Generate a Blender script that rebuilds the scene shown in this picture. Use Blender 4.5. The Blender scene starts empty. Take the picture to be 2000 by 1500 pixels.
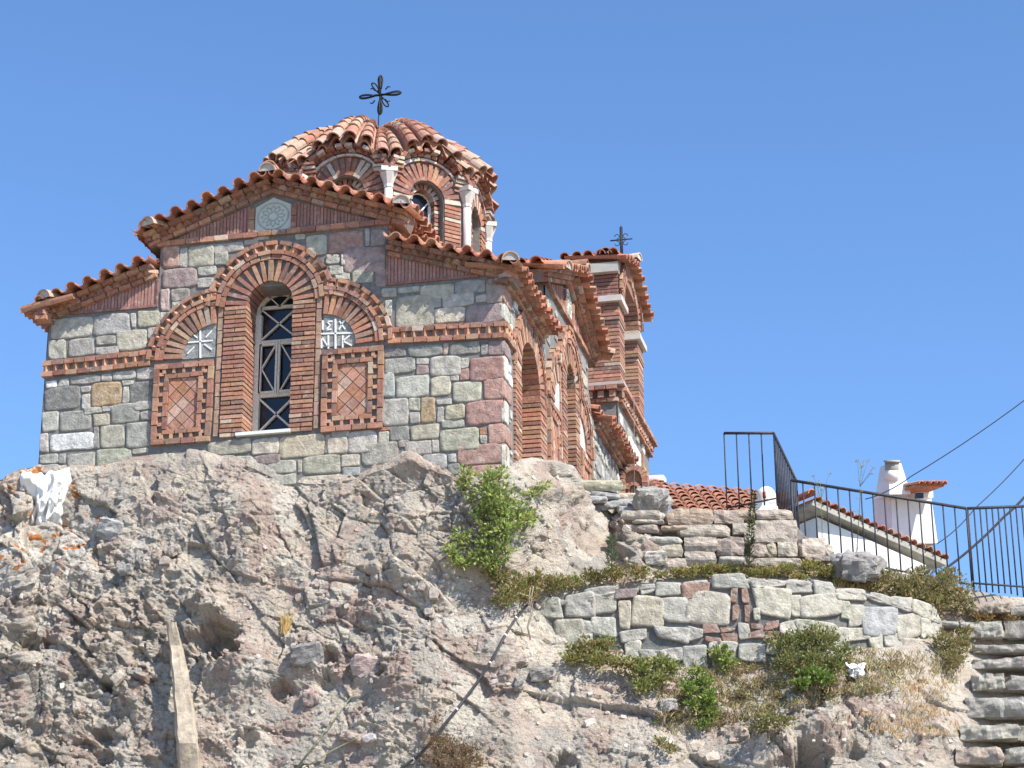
import bpy, math, random
import numpy as np
from mathutils import Vector, Matrix, noise
from mathutils.geometry import tessellate_polygon

rnd = random.Random(11)
U = rnd.uniform
sc = bpy.context.scene
COL = sc.collection
PI = math.pi

# ------------------------------------------------------------------ camera
RIGHT = Vector((0.974846, 0.222811, -0.005518))
UP = Vector((0.079613, -0.324984, 0.942362))
FWD = Vector((-0.208175, 0.919098, 0.334548))
CAM = Vector((6.094503, -26.420386, -8.514047))
FPX = 4200.0
cam = bpy.data.objects.new("camera", bpy.data.cameras.new("camera"))
COL.objects.link(cam)
cam.data.sensor_width = 36.0
cam.data.lens = FPX / 2000 * 36
cam.data.clip_start = 0.2
cam.data.clip_end = 8000
cam.matrix_world = Matrix(((RIGHT.x, UP.x, -FWD.x, CAM.x), (RIGHT.y, UP.y, -FWD.y, CAM.y),
                           (RIGHT.z, UP.z, -FWD.z, CAM.z), (0, 0, 0, 1)))
sc.camera = cam

# ------------------------------------------------------------------ light
SUN = Vector((0.84, -0.48, 1.0)).normalized()          # towards the sun
w = bpy.data.worlds.new("World"); sc.world = w; w.use_nodes = True
nt = w.node_tree
sky = nt.nodes.new("ShaderNodeTexSky"); sky.sky_type = 'NISHITA'; sky.sun_disc = False
sky.sun_elevation = math.asin(SUN.z)
sky.sun_rotation = math.atan2(SUN.x, SUN.y)
sky.air_density = 1.0; sky.dust_density = 0.6; sky.ozone_density = 3.0; sky.altitude = 50
bg = nt.nodes["Background"]; bg.inputs[1].default_value = 0.122
tint = nt.nodes.new("ShaderNodeMix"); tint.data_type = 'RGBA'; tint.blend_type = 'MULTIPLY'; tint.inputs[0].default_value = 1.0
tint.inputs[7].default_value = (0.74, 0.93, 1.14, 1)
nt.links.new(sky.outputs[0], tint.inputs[6]); nt.links.new(tint.outputs[2], bg.inputs[0])
sl = bpy.data.lights.new("sun", 'SUN'); sl.energy = 4.6; sl.angle = math.radians(0.5); sl.color = (1.0, 0.93, 0.82)
so = bpy.data.objects.new("sun", sl); COL.objects.link(so)
so.rotation_euler = (-SUN).to_track_quat('-Z', 'Y').to_euler()
so.location = (20, -20, 30)
sc.view_settings.view_transform = 'Standard'; sc.view_settings.look = 'None'
sc.view_settings.exposure = 0.74; sc.view_settings.gamma = 1.0

# ------------------------------------------------------------------ helpers
def ray(x, y):
    return RIGHT * ((x - 1000) / FPX) - UP * ((y - 750) / FPX) + FWD
def at(x, y, t):
    return CAM + ray(x, y) * t
def onplane(x, y, ax, val):
    d = ray(x, y); return CAM + d * ((val - CAM[ax]) / d[ax])
def origin(o):
    v = Vector((0, 0, 0))
    while o is not None:
        v += o.location; o = o.parent
    return v
def thing(name, label, cat, loc, group=None, kind=None):
    o = bpy.data.objects.new(name, None); COL.objects.link(o); o.location = loc
    o.empty_display_size = 0.2
    o["label"] = label; o["category"] = cat
    if group: o["group"] = group
    if kind: o["kind"] = kind
    return o
def tag(o, label, cat, group=None, kind=None):
    o["label"] = label; o["category"] = cat
    if group: o["group"] = group
    if kind: o["kind"] = kind
    return o
class MB:
    def __init__(s):
        s.v = []; s.f = []; s.c = []; s.sm = []; s.mi = []; s.cur = 0
    def add(s, vs, fs, col, smooth=False):
        n = len(s.v)
        s.v.extend([tuple(p) for p in vs])
        s.f.extend([tuple(i + n for i in f) for f in fs])
        if isinstance(col, list): s.c.extend(col)
        else: s.c.extend([col] * len(fs))
        s.sm.extend([smooth] * len(fs)); s.mi.extend([s.cur] * len(fs))
    def box(s, c, a, b, d, col):
        c = Vector(c); P = []
        for k in (-1, 1):
            for j in (-1, 1):
                for i in (-1, 1):
                    P.append(c + a * i + b * j + d * k)
        F = [(0, 2, 3, 1), (4, 5, 7, 6), (0, 1, 5, 4), (2, 6, 7, 3), (0, 4, 6, 2), (1, 3, 7, 5)]
        if a.cross(b).dot(d) < 0: F = [f[::-1] for f in F]
        s.add(P, F, col)
    def tube(s, pts, r, col, n=6, r2=None, smooth=True, caps=True):
        pts = [Vector(p) for p in pts]; m = len(pts); V = []; F = []
        prev = None
        for i, p in enumerate(pts):
            t = (pts[min(i + 1, m - 1)] - pts[max(i - 1, 0)])
            if t.length < 1e-9: t = Vector((0, 0, 1))
            t.normalize()
            if prev is None:
                a = t.orthogonal().normalized()
            else:
                a = (prev - t * prev.dot(t))
                a = a.normalized() if a.length > 1e-6 else t.orthogonal().normalized()
            prev = a; b = t.cross(a)
            rr = r if r2 is None else r + (r2 - r) * i / max(m - 1, 1)
            for k in range(n):
                q = 2 * PI * k / n
                V.append(p + (a * math.cos(q) + b * math.sin(q)) * rr)
        for i in range(m - 1):
            for k in range(n):
                k2 = (k + 1) % n
                F.append((i * n + k, i * n + k2, (i + 1) * n + k2, (i + 1) * n + k))
        if caps:
            F.append(tuple(range(n))[::-1]); F.append(tuple((m - 1) * n + k for k in range(n)))
        s.add(V, F, col, smooth)
    def build(s, name, mats, parent=None, base=None):
        me = bpy.data.meshes.new(name)
        off = origin(parent) if parent is not None else Vector((0, 0, 0))
        o = bpy.data.objects.new(name, me)
        V = np.array(s.v, dtype=np.float64).reshape(-1, 3)
        if parent is None and base is None and len(V):
            mn, mx = V.min(0), V.max(0)
            base = Vector(((mn[0] + mx[0]) / 2, (mn[1] + mx[1]) / 2, mn[2]))
        if parent is None and base is not None:
            o.location = base; off = Vector(base)
        V = V - np.array(off)
        me.from_pydata(V.tolist(), [], s.f)
        cols = np.array([(c[0], c[1], c[2], 1.0) for c in s.c], dtype=np.float32)
        ln = np.array([len(f) for f in s.f])
        at_ = me.attributes.new("col", 'FLOAT_COLOR', 'CORNER')
        at_.data.foreach_set("color", np.repeat(cols, ln, axis=0).ravel())
        me.polygons.foreach_set("use_smooth", np.array(s.sm, dtype=bool))
        for m_ in (mats if isinstance(mats, (list, tuple)) else [mats]): me.materials.append(m_)
        me.polygons.foreach_set("material_index", np.array(s.mi, dtype=np.int32))
        me.update()
        COL.objects.link(o)
        if parent is not None: o.parent = parent
        return o
def vary(c, a=0.12, h=0.04):
    k = 1 + U(-a, a)
    return tuple(max(0.0, min(1.0, x * k * (1 + U(-h, h)))) for x in c)

# ------------------------------------------------------------------ materials
def mat(name, base=None, rough=0.9, scale=14.0, amt=0.35, bump=0.3, bscale=60.0, bdist=0.01, spot=None, metal=0.0, spec=0.3,
        spotscale=6.0, spotthr=(0.56, 0.66)):
    m = bpy.data.materials.new(name); m.use_nodes = True
    N = m.node_tree.nodes; L = m.node_tree.links
    b = N["Principled BSDF"]; b.inputs["Roughness"].default_value = rough; b.inputs["Metallic"].default_value = metal
    b.inputs["Specular IOR Level"].default_value = spec
    tc = N.new("ShaderNodeNewGeometry")
    if base is None:
        a = N.new("ShaderNodeAttribute"); a.attribute_name = "col"; csock = a.outputs["Color"]
    else:
        a = N.new("ShaderNodeRGB"); a.outputs[0].default_value = (*base, 1); csock = a.outputs[0]
    n = N.new("ShaderNodeTexNoise"); n.inputs["Scale"].default_value = scale; n.inputs["Detail"].default_value = 6; n.inputs["Roughness"].default_value = 0.65
    L.new(tc.outputs["Position"], n.inputs["Vector"])
    mr = N.new("ShaderNodeMapRange"); mr.inputs[1].default_value = 0.3; mr.inputs[2].default_value = 0.7
    mr.inputs[3].default_value = 1 - amt; mr.inputs[4].default_value = 1 + amt
    L.new(n.outputs["Fac"], mr.inputs[0])
    mx = N.new("ShaderNodeVectorMath"); mx.operation = 'SCALE'
    L.new(csock, mx.inputs[0]); L.new(mr.outputs[0], mx.inputs["Scale"])
    out = mx.outputs[0]
    if spot:
        n2 = N.new("ShaderNodeTexNoise"); n2.inputs["Scale"].default_value = spotscale; n2.inputs["Detail"].default_value = 8; n2.inputs["Roughness"].default_value = 0.7
        L.new(tc.outputs["Position"], n2.inputs["Vector"])
        r2 = N.new("ShaderNodeMapRange"); r2.inputs[1].default_value = spotthr[0]; r2.inputs[2].default_value = spotthr[1]
        r2.inputs[4].default_value = 0.7
        L.new(n2.outputs["Fac"], r2.inputs[0])
        mm = N.new("ShaderNodeMix"); mm.data_type = 'RGBA'
        L.new(r2.outputs[0], mm.inputs[0]); L.new(out, mm.inputs[6]); mm.inputs[7].default_value = (*spot, 1)
        out = mm.outputs[2]
    L.new(out, b.inputs["Base Color"])
    if bump:
        n3 = N.new("ShaderNodeTexNoise"); n3.inputs["Scale"].default_value = bscale; n3.inputs["Detail"].default_value = 5; n3.inputs["Roughness"].default_value = 0.7
        L.new(tc.outputs["Position"], n3.inputs["Vector"])
        bp = N.new("ShaderNodeBump"); bp.inputs["Strength"].default_value = bump; bp.inputs["Distance"].default_value = bdist
        L.new(n3.outputs["Fac"], bp.inputs["Height"]); L.new(bp.outputs[0], b.inputs["Normal"])
    return m
M_BRICK = mat("brick", amt=0.28, scale=25, bump=0.5, bscale=70, spot=(0.46, 0.37, 0.30), spotscale=11, spotthr=(0.54, 0.68))
M_STONE = mat("hewn_stone", amt=0.36, scale=9, bump=.9, bscale=26, bdist=0.03, spot=(0.46, 0.44, 0.40), spotscale=8, spotthr=(0.53, 0.70))
M_MORTAR = mat("mortar", (0.19, 0.185, 0.175), amt=0.3, scale=16, bump=0.6)
M_MORTAR2 = mat("dark_mortar", (0.165, 0.162, 0.155), amt=0.35, scale=12, bump=0.8, bscale=30, bdist=.02)
M_TILE = mat("roof_tile", amt=0.25, scale=12, bump=0.35, spot=(0.47, 0.36, 0.28), spotscale=5, spotthr=(0.55, 0.75))
M_MARBLE = mat("white_marble", amt=0.1, scale=7, bump=0.2, rough=0.7)
M_WOOD = mat("pale_wood", (0.62, 0.58, 0.49), amt=0.2, scale=30, bump=0.2)
M_PAINT = mat("white_paint", (0.76, 0.755, 0.73), amt=0.10, scale=2.2, bump=0.35, bscale=14, bdist=.02)
M_IRON = mat("dark_iron", (0.035, 0.036, 0.04), amt=0.4, scale=30, bump=0.2, rough=0.6, metal=0.4)
M_RAIL = mat("railing_iron", (0.045, 0.048, 0.06), amt=0.4, scale=20, bump=0.1, rough=0.6, metal=0.3, spot=(0.11, 0.06, 0.035), spotscale=10)
M_GLASS = mat("dark_glass", (0.012, 0.014, 0.022), amt=0.3, scale=3, bump=0, rough=0.12, spec=0.5)
M_LEAF = mat("leaf", amt=0.3, scale=9, bump=0, rough=0.6)
def leafy(m):
    N = m.node_tree.nodes; L = m.node_tree.links; b = N["Principled BSDF"]; o = N["Material Output"]
    t = N.new("ShaderNodeBsdfTranslucent"); x = N.new("ShaderNodeMixShader"); x.inputs[0].default_value = .35
    L.new(b.inputs["Base Color"].links[0].from_socket, t.inputs["Color"])
    L.new(b.outputs[0], x.inputs[1]); L.new(t.outputs[0], x.inputs[2]); L.new(x.outputs[0], o.inputs["Surface"])
leafy(M_LEAF)
M_STEM = mat("stem", amt=0.2, scale=20, bump=0.2)
M_DRY = mat("dry_stalks", amt=0.25, scale=8, bump=0)
M_PLASTIC = mat("white_plastic", (0.80, 0.80, 0.79), amt=0.04, scale=4, bump=0.25, bscale=18, bdist=0.03, rough=0.35)
M_PIPE = mat("black_pipe", (0.045, 0.045, 0.05), amt=0.3, scale=15, bump=0.1, rough=0.5)
M_CONC = mat("grey_soffit", (0.34, 0.33, 0.29), amt=0.3, scale=5, bump=0.3)
M_CABLE = mat("cable", (0.05, 0.05, 0.06), amt=0.2, bump=0)

BR = [(0.34, 0.165, 0.11), (0.30, 0.15, 0.105), (0.37, 0.19, 0.12), (0.27, 0.135, 0.10), (0.39, 0.235, 0.16), (0.33, 0.175, 0.12), (0.24, 0.145, 0.115), (0.43, 0.33, 0.26)]
def brick():
    return vary(BR[min(7, int(U(0, 7.45)))], 0.24, 0.06)
TL = [(0.42, 0.18, 0.115), (0.46, 0.205, 0.13), (0.39, 0.155, 0.10), (0.47, 0.26, 0.18), (0.35, 0.165, 0.11)]
def tilec():
    return vary(TL[int(U(0, 4.99))], 0.12, 0.05)
def tileold():
    return vary([(0.40, 0.22, 0.155), (0.44, 0.28, 0.205), (0.38, 0.185, 0.125), (0.43, 0.31, 0.24), (0.34, 0.17, 0.12)][int(U(0, 4.99))], 0.12, 0.05)

# frame: maps (u right, v up, d outward) of a wall face to the world
class Frame:
    def __init__(s, o, u, d):
        s.o = Vector(o); s.u = Vector(u); s.d = Vector(d); s.v = Vector((0, 0, 1))
    def __call__(s, u, v, d=0.0):
        return s.o + s.u * u + s.v * v + s.d * d
CX = -3.33
FR = Frame((CX, 0, 0), (1, 0, 0), (0, -1, 0))          # front gable face
FS = Frame((0, 4.45, 0), (0, 1, 0), (1, 0, 0))         # right side face
FL = Frame((-6.66, 4.45, 0), (0, -1, 0), (-1, 0, 0))   # left side face
def fbox(mb, F, u0, u1, v0, v1, d0, d1, col, j=0.0):
    if j:
        u0 += U(-j, j); u1 += U(-j, j); v0 += U(-j, j) * .6; v1 += U(-j, j) * .6; d1 += U(-j, j)
    mb.box(F((u0 + u1) / 2, (v0 + v1) / 2, (d0 + d1) / 2), F.u * ((u1 - u0) / 2), F.v * ((v1 - v0) / 2), F.d * ((d1 - d0) / 2), col)
def line(p0, p1):
    du, dv = p1[0] - p0[0], p1[1] - p0[1]; L = math.hypot(du, dv)
    return L, (lambda s: (p0[0] + du * s / L, p0[1] + dv * s / L, du / L, dv / L))
def arc(c, r, a0, a1):
    L = abs(a1 - a0) * r; sg = 1 if a1 > a0 else -1
    def f(s):
        a = a0 + sg * s / r
        return (c[0] + r * math.cos(a), c[1] + r * math.sin(a), -sg * math.sin(a), sg * math.cos(a))
    return L, f
def strip(mb, F, path, a, b, step, gap, d0, d1, colf=brick, rot=0.0, j=0.006, skip=0.0):
    """bricks laid along a path; a..b is the offset to the left of travel"""
    L, f = path; n = max(1, round(L / step)); st = L / n
    for i in range(n):
        if skip and rnd.random() < skip: continue
        u, v, tu, tv = f(st * (i + 0.5)); nu, nv = -tv, tu
        m = (a + b) / 2 + U(-j, j) * .5; h = (b - a) / 2; l = (st - gap) / 2 + U(-j, j) * .5
        c = F(u + nu * m, v + nv * m, (d0 + d1) / 2)
        ang = U(-1, 1) * j * 3
        T = F.u * (tu * math.cos(ang) - tv * math.sin(ang)) + F.v * (tv * math.cos(ang) + tu * math.sin(ang))
        Nn = F.u * nu + F.v * nv
        D = F.d
        dd = (d1 - d0) / 2 + U(-j, j)
        if rot:
            ca, sa = math.cos(rot), math.sin(rot)
            T, D = T * ca + D * sa, D * ca - T * sa
        mb.box(c, T * l, Nn * h, D * dd, colf())
def dentil(mb, F, path, a, b, d, step=0.13):
    """row of saw-tooth headers between two thin brick courses"""
    h = b - a
    strip(mb, F, path, a, a + h * .30, 0.19, 0.012, -0.03, d, j=0.008)
    strip(mb, F, path, a + h * .30, a + h * .70, step, step * .58, -0.06, d - 0.012, colf=lambda: vary((0.46, 0.24, 0.15), .2, .08), rot=0.6, j=0.008)
    strip(mb, F, path, a + h * .70, b, 0.17, 0.012, -0.03, d, j=0.008)
def poly_prism(mb, F, pts, d0, d1, col):
    n = len(pts)
    V = [F(u, v, d0) for u, v in pts] + [F(u, v, d1) for u, v in pts]
    ar = sum(pts[i][0] * pts[(i + 1) % n][1] - pts[(i + 1) % n][0] * pts[i][1] for i in range(n))
    tri = tessellate_polygon([[Vector((u, v, 0)) for u, v in pts]])
    Fc = []
    for t in tri:
        p = [pts[i] for i in t]
        k = (p[1][0] - p[0][0]) * (p[2][1] - p[0][1]) - (p[1][1] - p[0][1]) * (p[2][0] - p[0][0])
        t = tuple(t) if k > 0 else tuple(t)[::-1]
        Fc.append(tuple(i + n for i in t)); Fc.append(t[::-1])
    for i in range(n):
        k = (i + 1) % n
        q = (i, k, k + n, i + n)
        Fc.append(q if ar > 0 else q[::-1])
    mb.add(V, Fc, col)
def barrel(mb, A, B, up, rA, rB, th, col, convex=True, seg=7, close=None):
    A = Vector(A); B = Vector(B); t = (B - A).normalized(); up = (up - t * up.dot(t)).normalized(); s = t.cross(up)
    V = []; F = []
    for (p, r) in ((A, rA), (B, rB)):
        for rr in (r, r - th):
            for k in range(seg + 1):
                a = PI * k / seg
                V.append(p + s * (math.cos(a) * rr) + up * ((math.sin(a) if convex else -math.sin(a)) * rr))
    m = seg + 1
    for k in range(seg):
        F.append((k, k + 1, 2 * m + k + 1, 2 * m + k)); F.append((m + k + 1, m + k, 3 * m + k, 3 * m + k + 1))
        F.append((k + 1, k, m + k, m + k + 1)); F.append((2 * m + k, 2 * m + k + 1, 3 * m + k + 1, 3 * m + k))
    F.append((0, 2 * m, 3 * m, m)); F.append((seg, m + seg, 3 * m + seg, 2 * m + seg))
    if not convex: F = [f[::-1] for f in F]
    mb.add(V, F, col)
    if close:
        c = len(mb.v); o = A + t * 0.02
        mb.add([o] + [o + s * (math.cos(PI * k / seg) * (rA - th * .5)) + up * (math.sin(PI * k / seg) * (rA - th * .5)) for k in range(seg + 1)],
               [(0, k + 2, k + 1) for k in range(seg)], close)
def verge(mb, F, p0, p1, n, over=0.34, back=0.35, r=0.083, colf=tilec, drop=0.07):
    """row of cover and pan tiles pointing outwards along a rake or eave"""
    du, dv = p1[0] - p0[0], p1[1] - p0[1]; L = math.hypot(du, dv); tu, tv = du / L, dv / L
    if tu < 0: nu, nv = tv, -tu
    else: nu, nv = -tv, tu
    up = F.u * nu + F.v * nv
    st = L / n
    for i in range(n):
        s = st * (i + .5) + U(-.008, .008); u, v = p0[0] + tu * s, p0[1] + tv * s
        o = over + U(-.02, .02); k = U(-.012, .012); rr = r * U(.93, 1.06)
        barrel(mb, F(u, v - drop + k, o), F(u, v + k + .03, -back), up, rr, rr * .85, 0.016, colf(), seg=8)
    for i in range(n + 1):
        s = st * i; u, v = p0[0] + tu * s, p0[1] + tv * s
        o = over - 0.03 + U(-.02, .02)
        barrel(mb, F(u + nu * .035, v + nv * .035 - drop, o), F(u + nu * .035, v + nv * .035 + .03, -back), up, r * .8, r * .7, 0.016, colf(), convex=False, seg=6)
def slope(mb, o, side, down, nside, ndown, colf=tilec, w=0.225, l=0.36, r=0.095):
    """roof slope: columns of overlapping barrel tiles; o is the top corner"""
    o = Vector(o); side = Vector(side).normalized(); down = Vector(down).normalized(); nrm = side.cross(down)
    if nrm.z < 0: nrm = -nrm
    W = nside * w; Ld = ndown * l
    mb.add([o - nrm * .03, o + side * W - nrm * .03, o + side * W + down * Ld - nrm * .03, o + down * Ld - nrm * .03], [(0, 1, 2, 3)], (0.30, 0.12, 0.07))
    for i in range(nside):
        for k in range(ndown):
            a = o + side * (w * (i + .5) + U(-.01, .01)) + down * (l * k) + nrm * 0.01
            b = a + down * (l * 1.12) + nrm * 0.022
            barrel(mb, b, a, nrm, r * U(.95, 1.05), r * .82, 0.015, colf(), seg=6)

# hewn stone: rounded outline in a 2D patch, mapped to the wall by P(x,y,d)
def chaikin(p, it=2):
    for _ in range(it):
        q = []
        for i in range(len(p)):
            a, b = p[i], p[(i + 1) % len(p)]
            k = U(.12, .24)
            q.append((a[0] * (1 - k) + b[0] * k, a[1] * (1 - k) + b[1] * k)); q.append((a[0] * k + b[0] * (1 - k), a[1] * k + b[1] * (1 - k)))
        p = q
    return p
def hewn(mb, pts, P, h, col, it=2, rough=0.35):
    """flat hewn stone with a broken outline and a softly uneven face"""
    big = []
    for i in range(len(pts)):          # break the long edges
        a, b = pts[i], pts[(i + 1) % len(pts)]
        big.append(a); L = math.hypot(b[0] - a[0], b[1] - a[1]); k = U(.35, .65); e = U(-.035, .045) * L
        nx, ny = (b[1] - a[1]) / L, -(b[0] - a[0]) / L
        big.append((a[0] + (b[0] - a[0]) * k + nx * e, a[1] + (b[1] - a[1]) * k + ny * e))
    pts = chaikin(big, it); n = len(pts)
    cx = sum(p[0] for p in pts) / n; cy = sum(p[1] for p in pts) / n
    rings = [(1.0, -0.03), (0.99, h * .55), (0.972, h * .94), (0.80, h), (0.6, h), (0.4, h), (.2, h)]
    V = []; F = []; tu, tv = U(-.35, .35), U(-.35, .35); sd = U(0, 90)
    sx = max(p[0] for p in pts) - min(p[0] for p in pts); sy = max(p[1] for p in pts) - min(p[1] for p in pts)
    w0 = (Vector(P(cx + sx, cy, 0)) - Vector(P(cx, cy, 0))).length / sx
    def dn(x, y, k):
        q = Vector((x * w0 * 9 + sd, y * w0 * 9, sd)); q2 = Vector((x * w0 * 30 + sd, y * w0 * 30, 3))
        return h * rough * (1.3 * noise.noise(q) + .55 * noise.noise(q2) + tu * (x - cx) / sx * 2 + tv * (y - cy) / sy * 2) * k
    for ri, (k, d) in enumerate(rings):
        for p in pts:
            x = cx + (p[0] - cx) * k; y = cy + (p[1] - cy) * k
            V.append(P(x, y, d + (dn(x, y, .5 if ri < 3 else 1.0) if ri else 0)))
    V.append(P(cx, cy, h + dn(cx, cy, 1.0)))
    for ri in range(len(rings) - 1):
        for i in range(n):
            k = (i + 1) % n
            F.append((ri * n + i, ri * n + k, (ri + 1) * n + k, (ri + 1) * n + i))
    b = (len(rings) - 1) * n
    for i in range(n): F.append((b + i, b + (i + 1) % n, len(V) - 1))
    a = Vector(V[n * 2]); q = (Vector(V[n * 2 + n // 3]) - a).cross(Vector(V[n * 2 + 2 * n // 3]) - a)
    out = Vector(P(cx, cy, 1)) - Vector(P(cx, cy, 0))
    if q.dot(out) < 0: F = [f[::-1] for f in F]
    mb.add(V, F, col, True)
def quad(x0, y0, x1, y1, sk, j):
    xc = (x0 + x1) / 2
    return [(x + U(-j, j), y + sk * (x - xc) + U(-j, j)) for x, y in ((x0, y0), (x1, y0), (x1, y1), (x0, y1))]
def lump(mb, c, ax, ay, az, col, seed=0, n=5, sph=.45, amp=.12, fs=1.6, smooth=False):
    """rough boulder or hewn block with half axes ax, ay, az"""
    c = Vector(c); idx = {}; V = []; F = []
    gm = (ax.length * ay.length * az.length) ** (1 / 3); kx, ky, kz = ax.length / gm, ay.length / gm, az.length / gm
    def vid(i, j, k):
        key = (i, j, k)
        if key not in idx:
            p = Vector((2 * i / n - 1, 2 * j / n - 1, 2 * k / n - 1))
            q = p.normalized() * 1.25
            p = p.lerp(q, sph)
            r_ = Vector((p.x * kx, p.y * ky, p.z * kz)); so_ = Vector((seed * 3.7, seed * 1.3, seed * 7.1))
            nz = noise.noise(r_ * fs + so_) + .5 * noise.noise(r_ * fs * 2.3 + Vector((seed, 9, seed * 2)))
            nv = noise.noise_vector(r_ * fs * 1.7 + so_)
            p = p * (1 + amp * nz) + Vector((nv.x / kx, nv.y / ky, nv.z / kz)) * amp * .35
            idx[key] = len(V); V.append(c + ax * p.x + ay * p.y + az * p.z)
        return idx[key]
    for a in range(n):
        for b in range(n):
            F.append((vid(a, b, 0), vid(a, b + 1, 0), vid(a + 1, b + 1, 0), vid(a + 1, b, 0)))
            F.append((vid(a, b, n), vid(a + 1, b, n), vid(a + 1, b + 1, n), vid(a, b + 1, n)))
            F.append((vid(a, 0, b), vid(a + 1, 0, b), vid(a + 1, 0, b + 1), vid(a, 0, b + 1)))
            F.append((vid(a, n, b), vid(a, n, b + 1), vid(a + 1, n, b + 1), vid(a + 1, n, b)))
            F.append((vid(0, a, b), vid(0, a, b + 1), vid(0, a + 1, b + 1), vid(0, a + 1, b)))
            F.append((vid(n, a, b), vid(n, a + 1, b), vid(n, a + 1, b + 1), vid(n, a, b + 1)))
    if ax.cross(ay).dot(az) < 0: F = [f[::-1] for f in F]
    mb.add(V, F, [vary(col, .05, .015) for _ in F], smooth)
SC = dict(G=(.315, .30, .27), L=(.415, .395, .35), D=(.20, .198, .188), B=(.345, .345, .335), E=(.40, .38, .305), C=(.48, .43, .335),
          T=(.43, .32, .19), P=(.375, .23, .19), M=(.30, .235, .22), W=(.72, .71, .68), R=(.36, .19, .125))
# ------------------------------------------------------------------ chapel
ch = thing("stone_chapel", "small grey stone and red brick chapel with tiled roofs and an octagonal dome", "chapel", (CX, 4.45, 0.0))

def arch_pts(c, r, v0, n=18):
    return [(c[0] - r, v0)] + [(c[0] - r * math.cos(PI * i / n), c[1] + r * math.sin(PI * i / n)) for i in range(n + 1)] + [(c[0] + r, v0)]
def wall_mesh(mb, F, outline, holes, col=(0.25, 0.24, 0.23)):
    loops = [[Vector((u, v, 0)) for u, v in outline]] + [[Vector((u, v, 0)) for u, v in h] for h in holes]
    P = [p for l in loops for p in l]
    tri = tessellate_polygon(loops); Fc = []
    for t in tri:
        a, b, c = P[t[0]], P[t[1]], P[t[2]]
        k = (b - a).cross(c - a).z
        Fc.append(tuple(t) if k > 0 else tuple(t)[::-1])
    mb.add([F(p.x, p.y, 0) for p in P], Fc, col)
def niche(mb, F, pts, depth, col):
    n = len(pts)
    V = [F(u, v, 0) for u, v in pts] + [F(u, v, -depth) for u, v in pts]
    mb.add(V, [(i, (i + 1) % n, (i + 1) % n + n, i + n) for i in range(n)], col)
WIN = arch_pts((0, 2.57), 0.37, 0.68)
LNL = [(-0.78, 1.86)] + [(-0.78 + .47 * math.cos(a), 1.86 + .47 * math.sin(a)) for a in [PI / 2 + i * PI / 16 for i in range(9)]]
mb = MB()
gable = [(-3.32, -1.2), (3.32, -1.2), (3.32, 2.62), (1.68, 3.13), (1.68, 3.63), (0, 4.25), (-1.68, 3.63), (-1.68, 3.13), (-3.32, 2.62)]
wall_mesh(mb, FR, gable, [WIN])
niche(mb, FR, WIN, 0.5, (0.22, 0.2, 0.18))
BAY = arch_pts((-2.88, 1.62), 0.66, -0.6)
sgable = [(-4.45, -1.2), (7.8, -1.2), (7.8, 3.95), (4.45, 3.95), (4.45, 2.62), (3.9, 2.62), (2.2, 2.62), (1.68, 3.13), (1.68, 3.63), (0, 4.25), (-1.68, 3.63), (-1.68, 3.13), (-1.9, 2.62), (-4.45, 2.62)]
wall_mesh(mb, FS, sgable, [[(u, v) for u, v in BAY], [(u, v + .1) for u, v in WIN]])
niche(mb, FS, [(u, v + .1) for u, v in WIN], 0.5, (0.22, 0.2, 0.18))
niche(mb, FS, BAY, 0.32, (0.26, 0.13, 0.08))
wall_mesh(mb, FL, [(-4.45, -1.2), (4.45, -1.2), (4.45, 2.62), (1.68, 3.13), (1.68, 3.63), (0, 4.25), (-1.68, 3.63), (-1.68, 3.13), (-4.45, 2.62)], [])
# arms of the cross above the corner bays
mb.box((CX, 6.0, 3.35), Vector((1.67, 0, 0)), Vector((0, 6.0 - .02, 0)), Vector((0, 0, .5)), (0.3, 0.28, 0.26))
mb.box((CX, 4.45, 3.35), Vector((3.3, 0, 0)), Vector((0, 1.67, 0)), Vector((0, 0, .5)), (0.3, 0.28, 0.26))

# ---- individual stones of the front (outlines measured on the wall)
def Pfront(x, y, d=0.0):
    p = onplane(x, y, 1, 0.0); return p + Vector((0, -d, 0))
def crop(cx, cy, s): return lambda a: (cx + a[0] / s, cy + a[1] / s, cx + a[2] / s, cy + a[3] / s)
ST = []
def stones(cr, txt):
    for it in txt.split(';'):
        p = it.strip().split(',')
        if len(p) == 5: ST.append((*cr([float(q) for q in p[:4]]), p[4]))
stones(crop(40, 580, 4), """240,165,562,322,L;562,138,862,300,B;866,125,906,245,L;910,103,1092,235,C;218,330,365,490,L;370,330,582,468,G;590,305,742,378,G;745,258,992,412,E;588,385,778,452,L;996,235,1085,335,L;
198,650,287,710,W;294,642,378,698,L;385,618,632,684,G;636,603,718,662,L;720,578,902,648,L;905,553,1052,642,L;188,706,472,886,D;475,695,552,752,L;554,668,795,856,T;798,652,892,690,L;850,660,1048,834,D;478,757,551,882,L;798,695,852,834,L;
162,893,297,1055,L;300,895,556,1048,G;496,868,637,918,L;640,853,732,898,L;702,838,932,990,G;568,915,702,1010,C;888,818,1037,888,L;938,893,1034,965,G;152,1068,222,1214,L;232,1058,588,1200,W;566,1015,620,1192,G;620,998,818,1180,E;824,976,1032,1176,G;
142,1230,297,1304,L;300,1222,357,1304,G;360,1216,592,1335,L;598,1186,870,1335,E;870,1178,1004,1225,L;90,1310,300,1420,L;310,1340,590,1440,G;600,1345,900,1450,E""")
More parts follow.
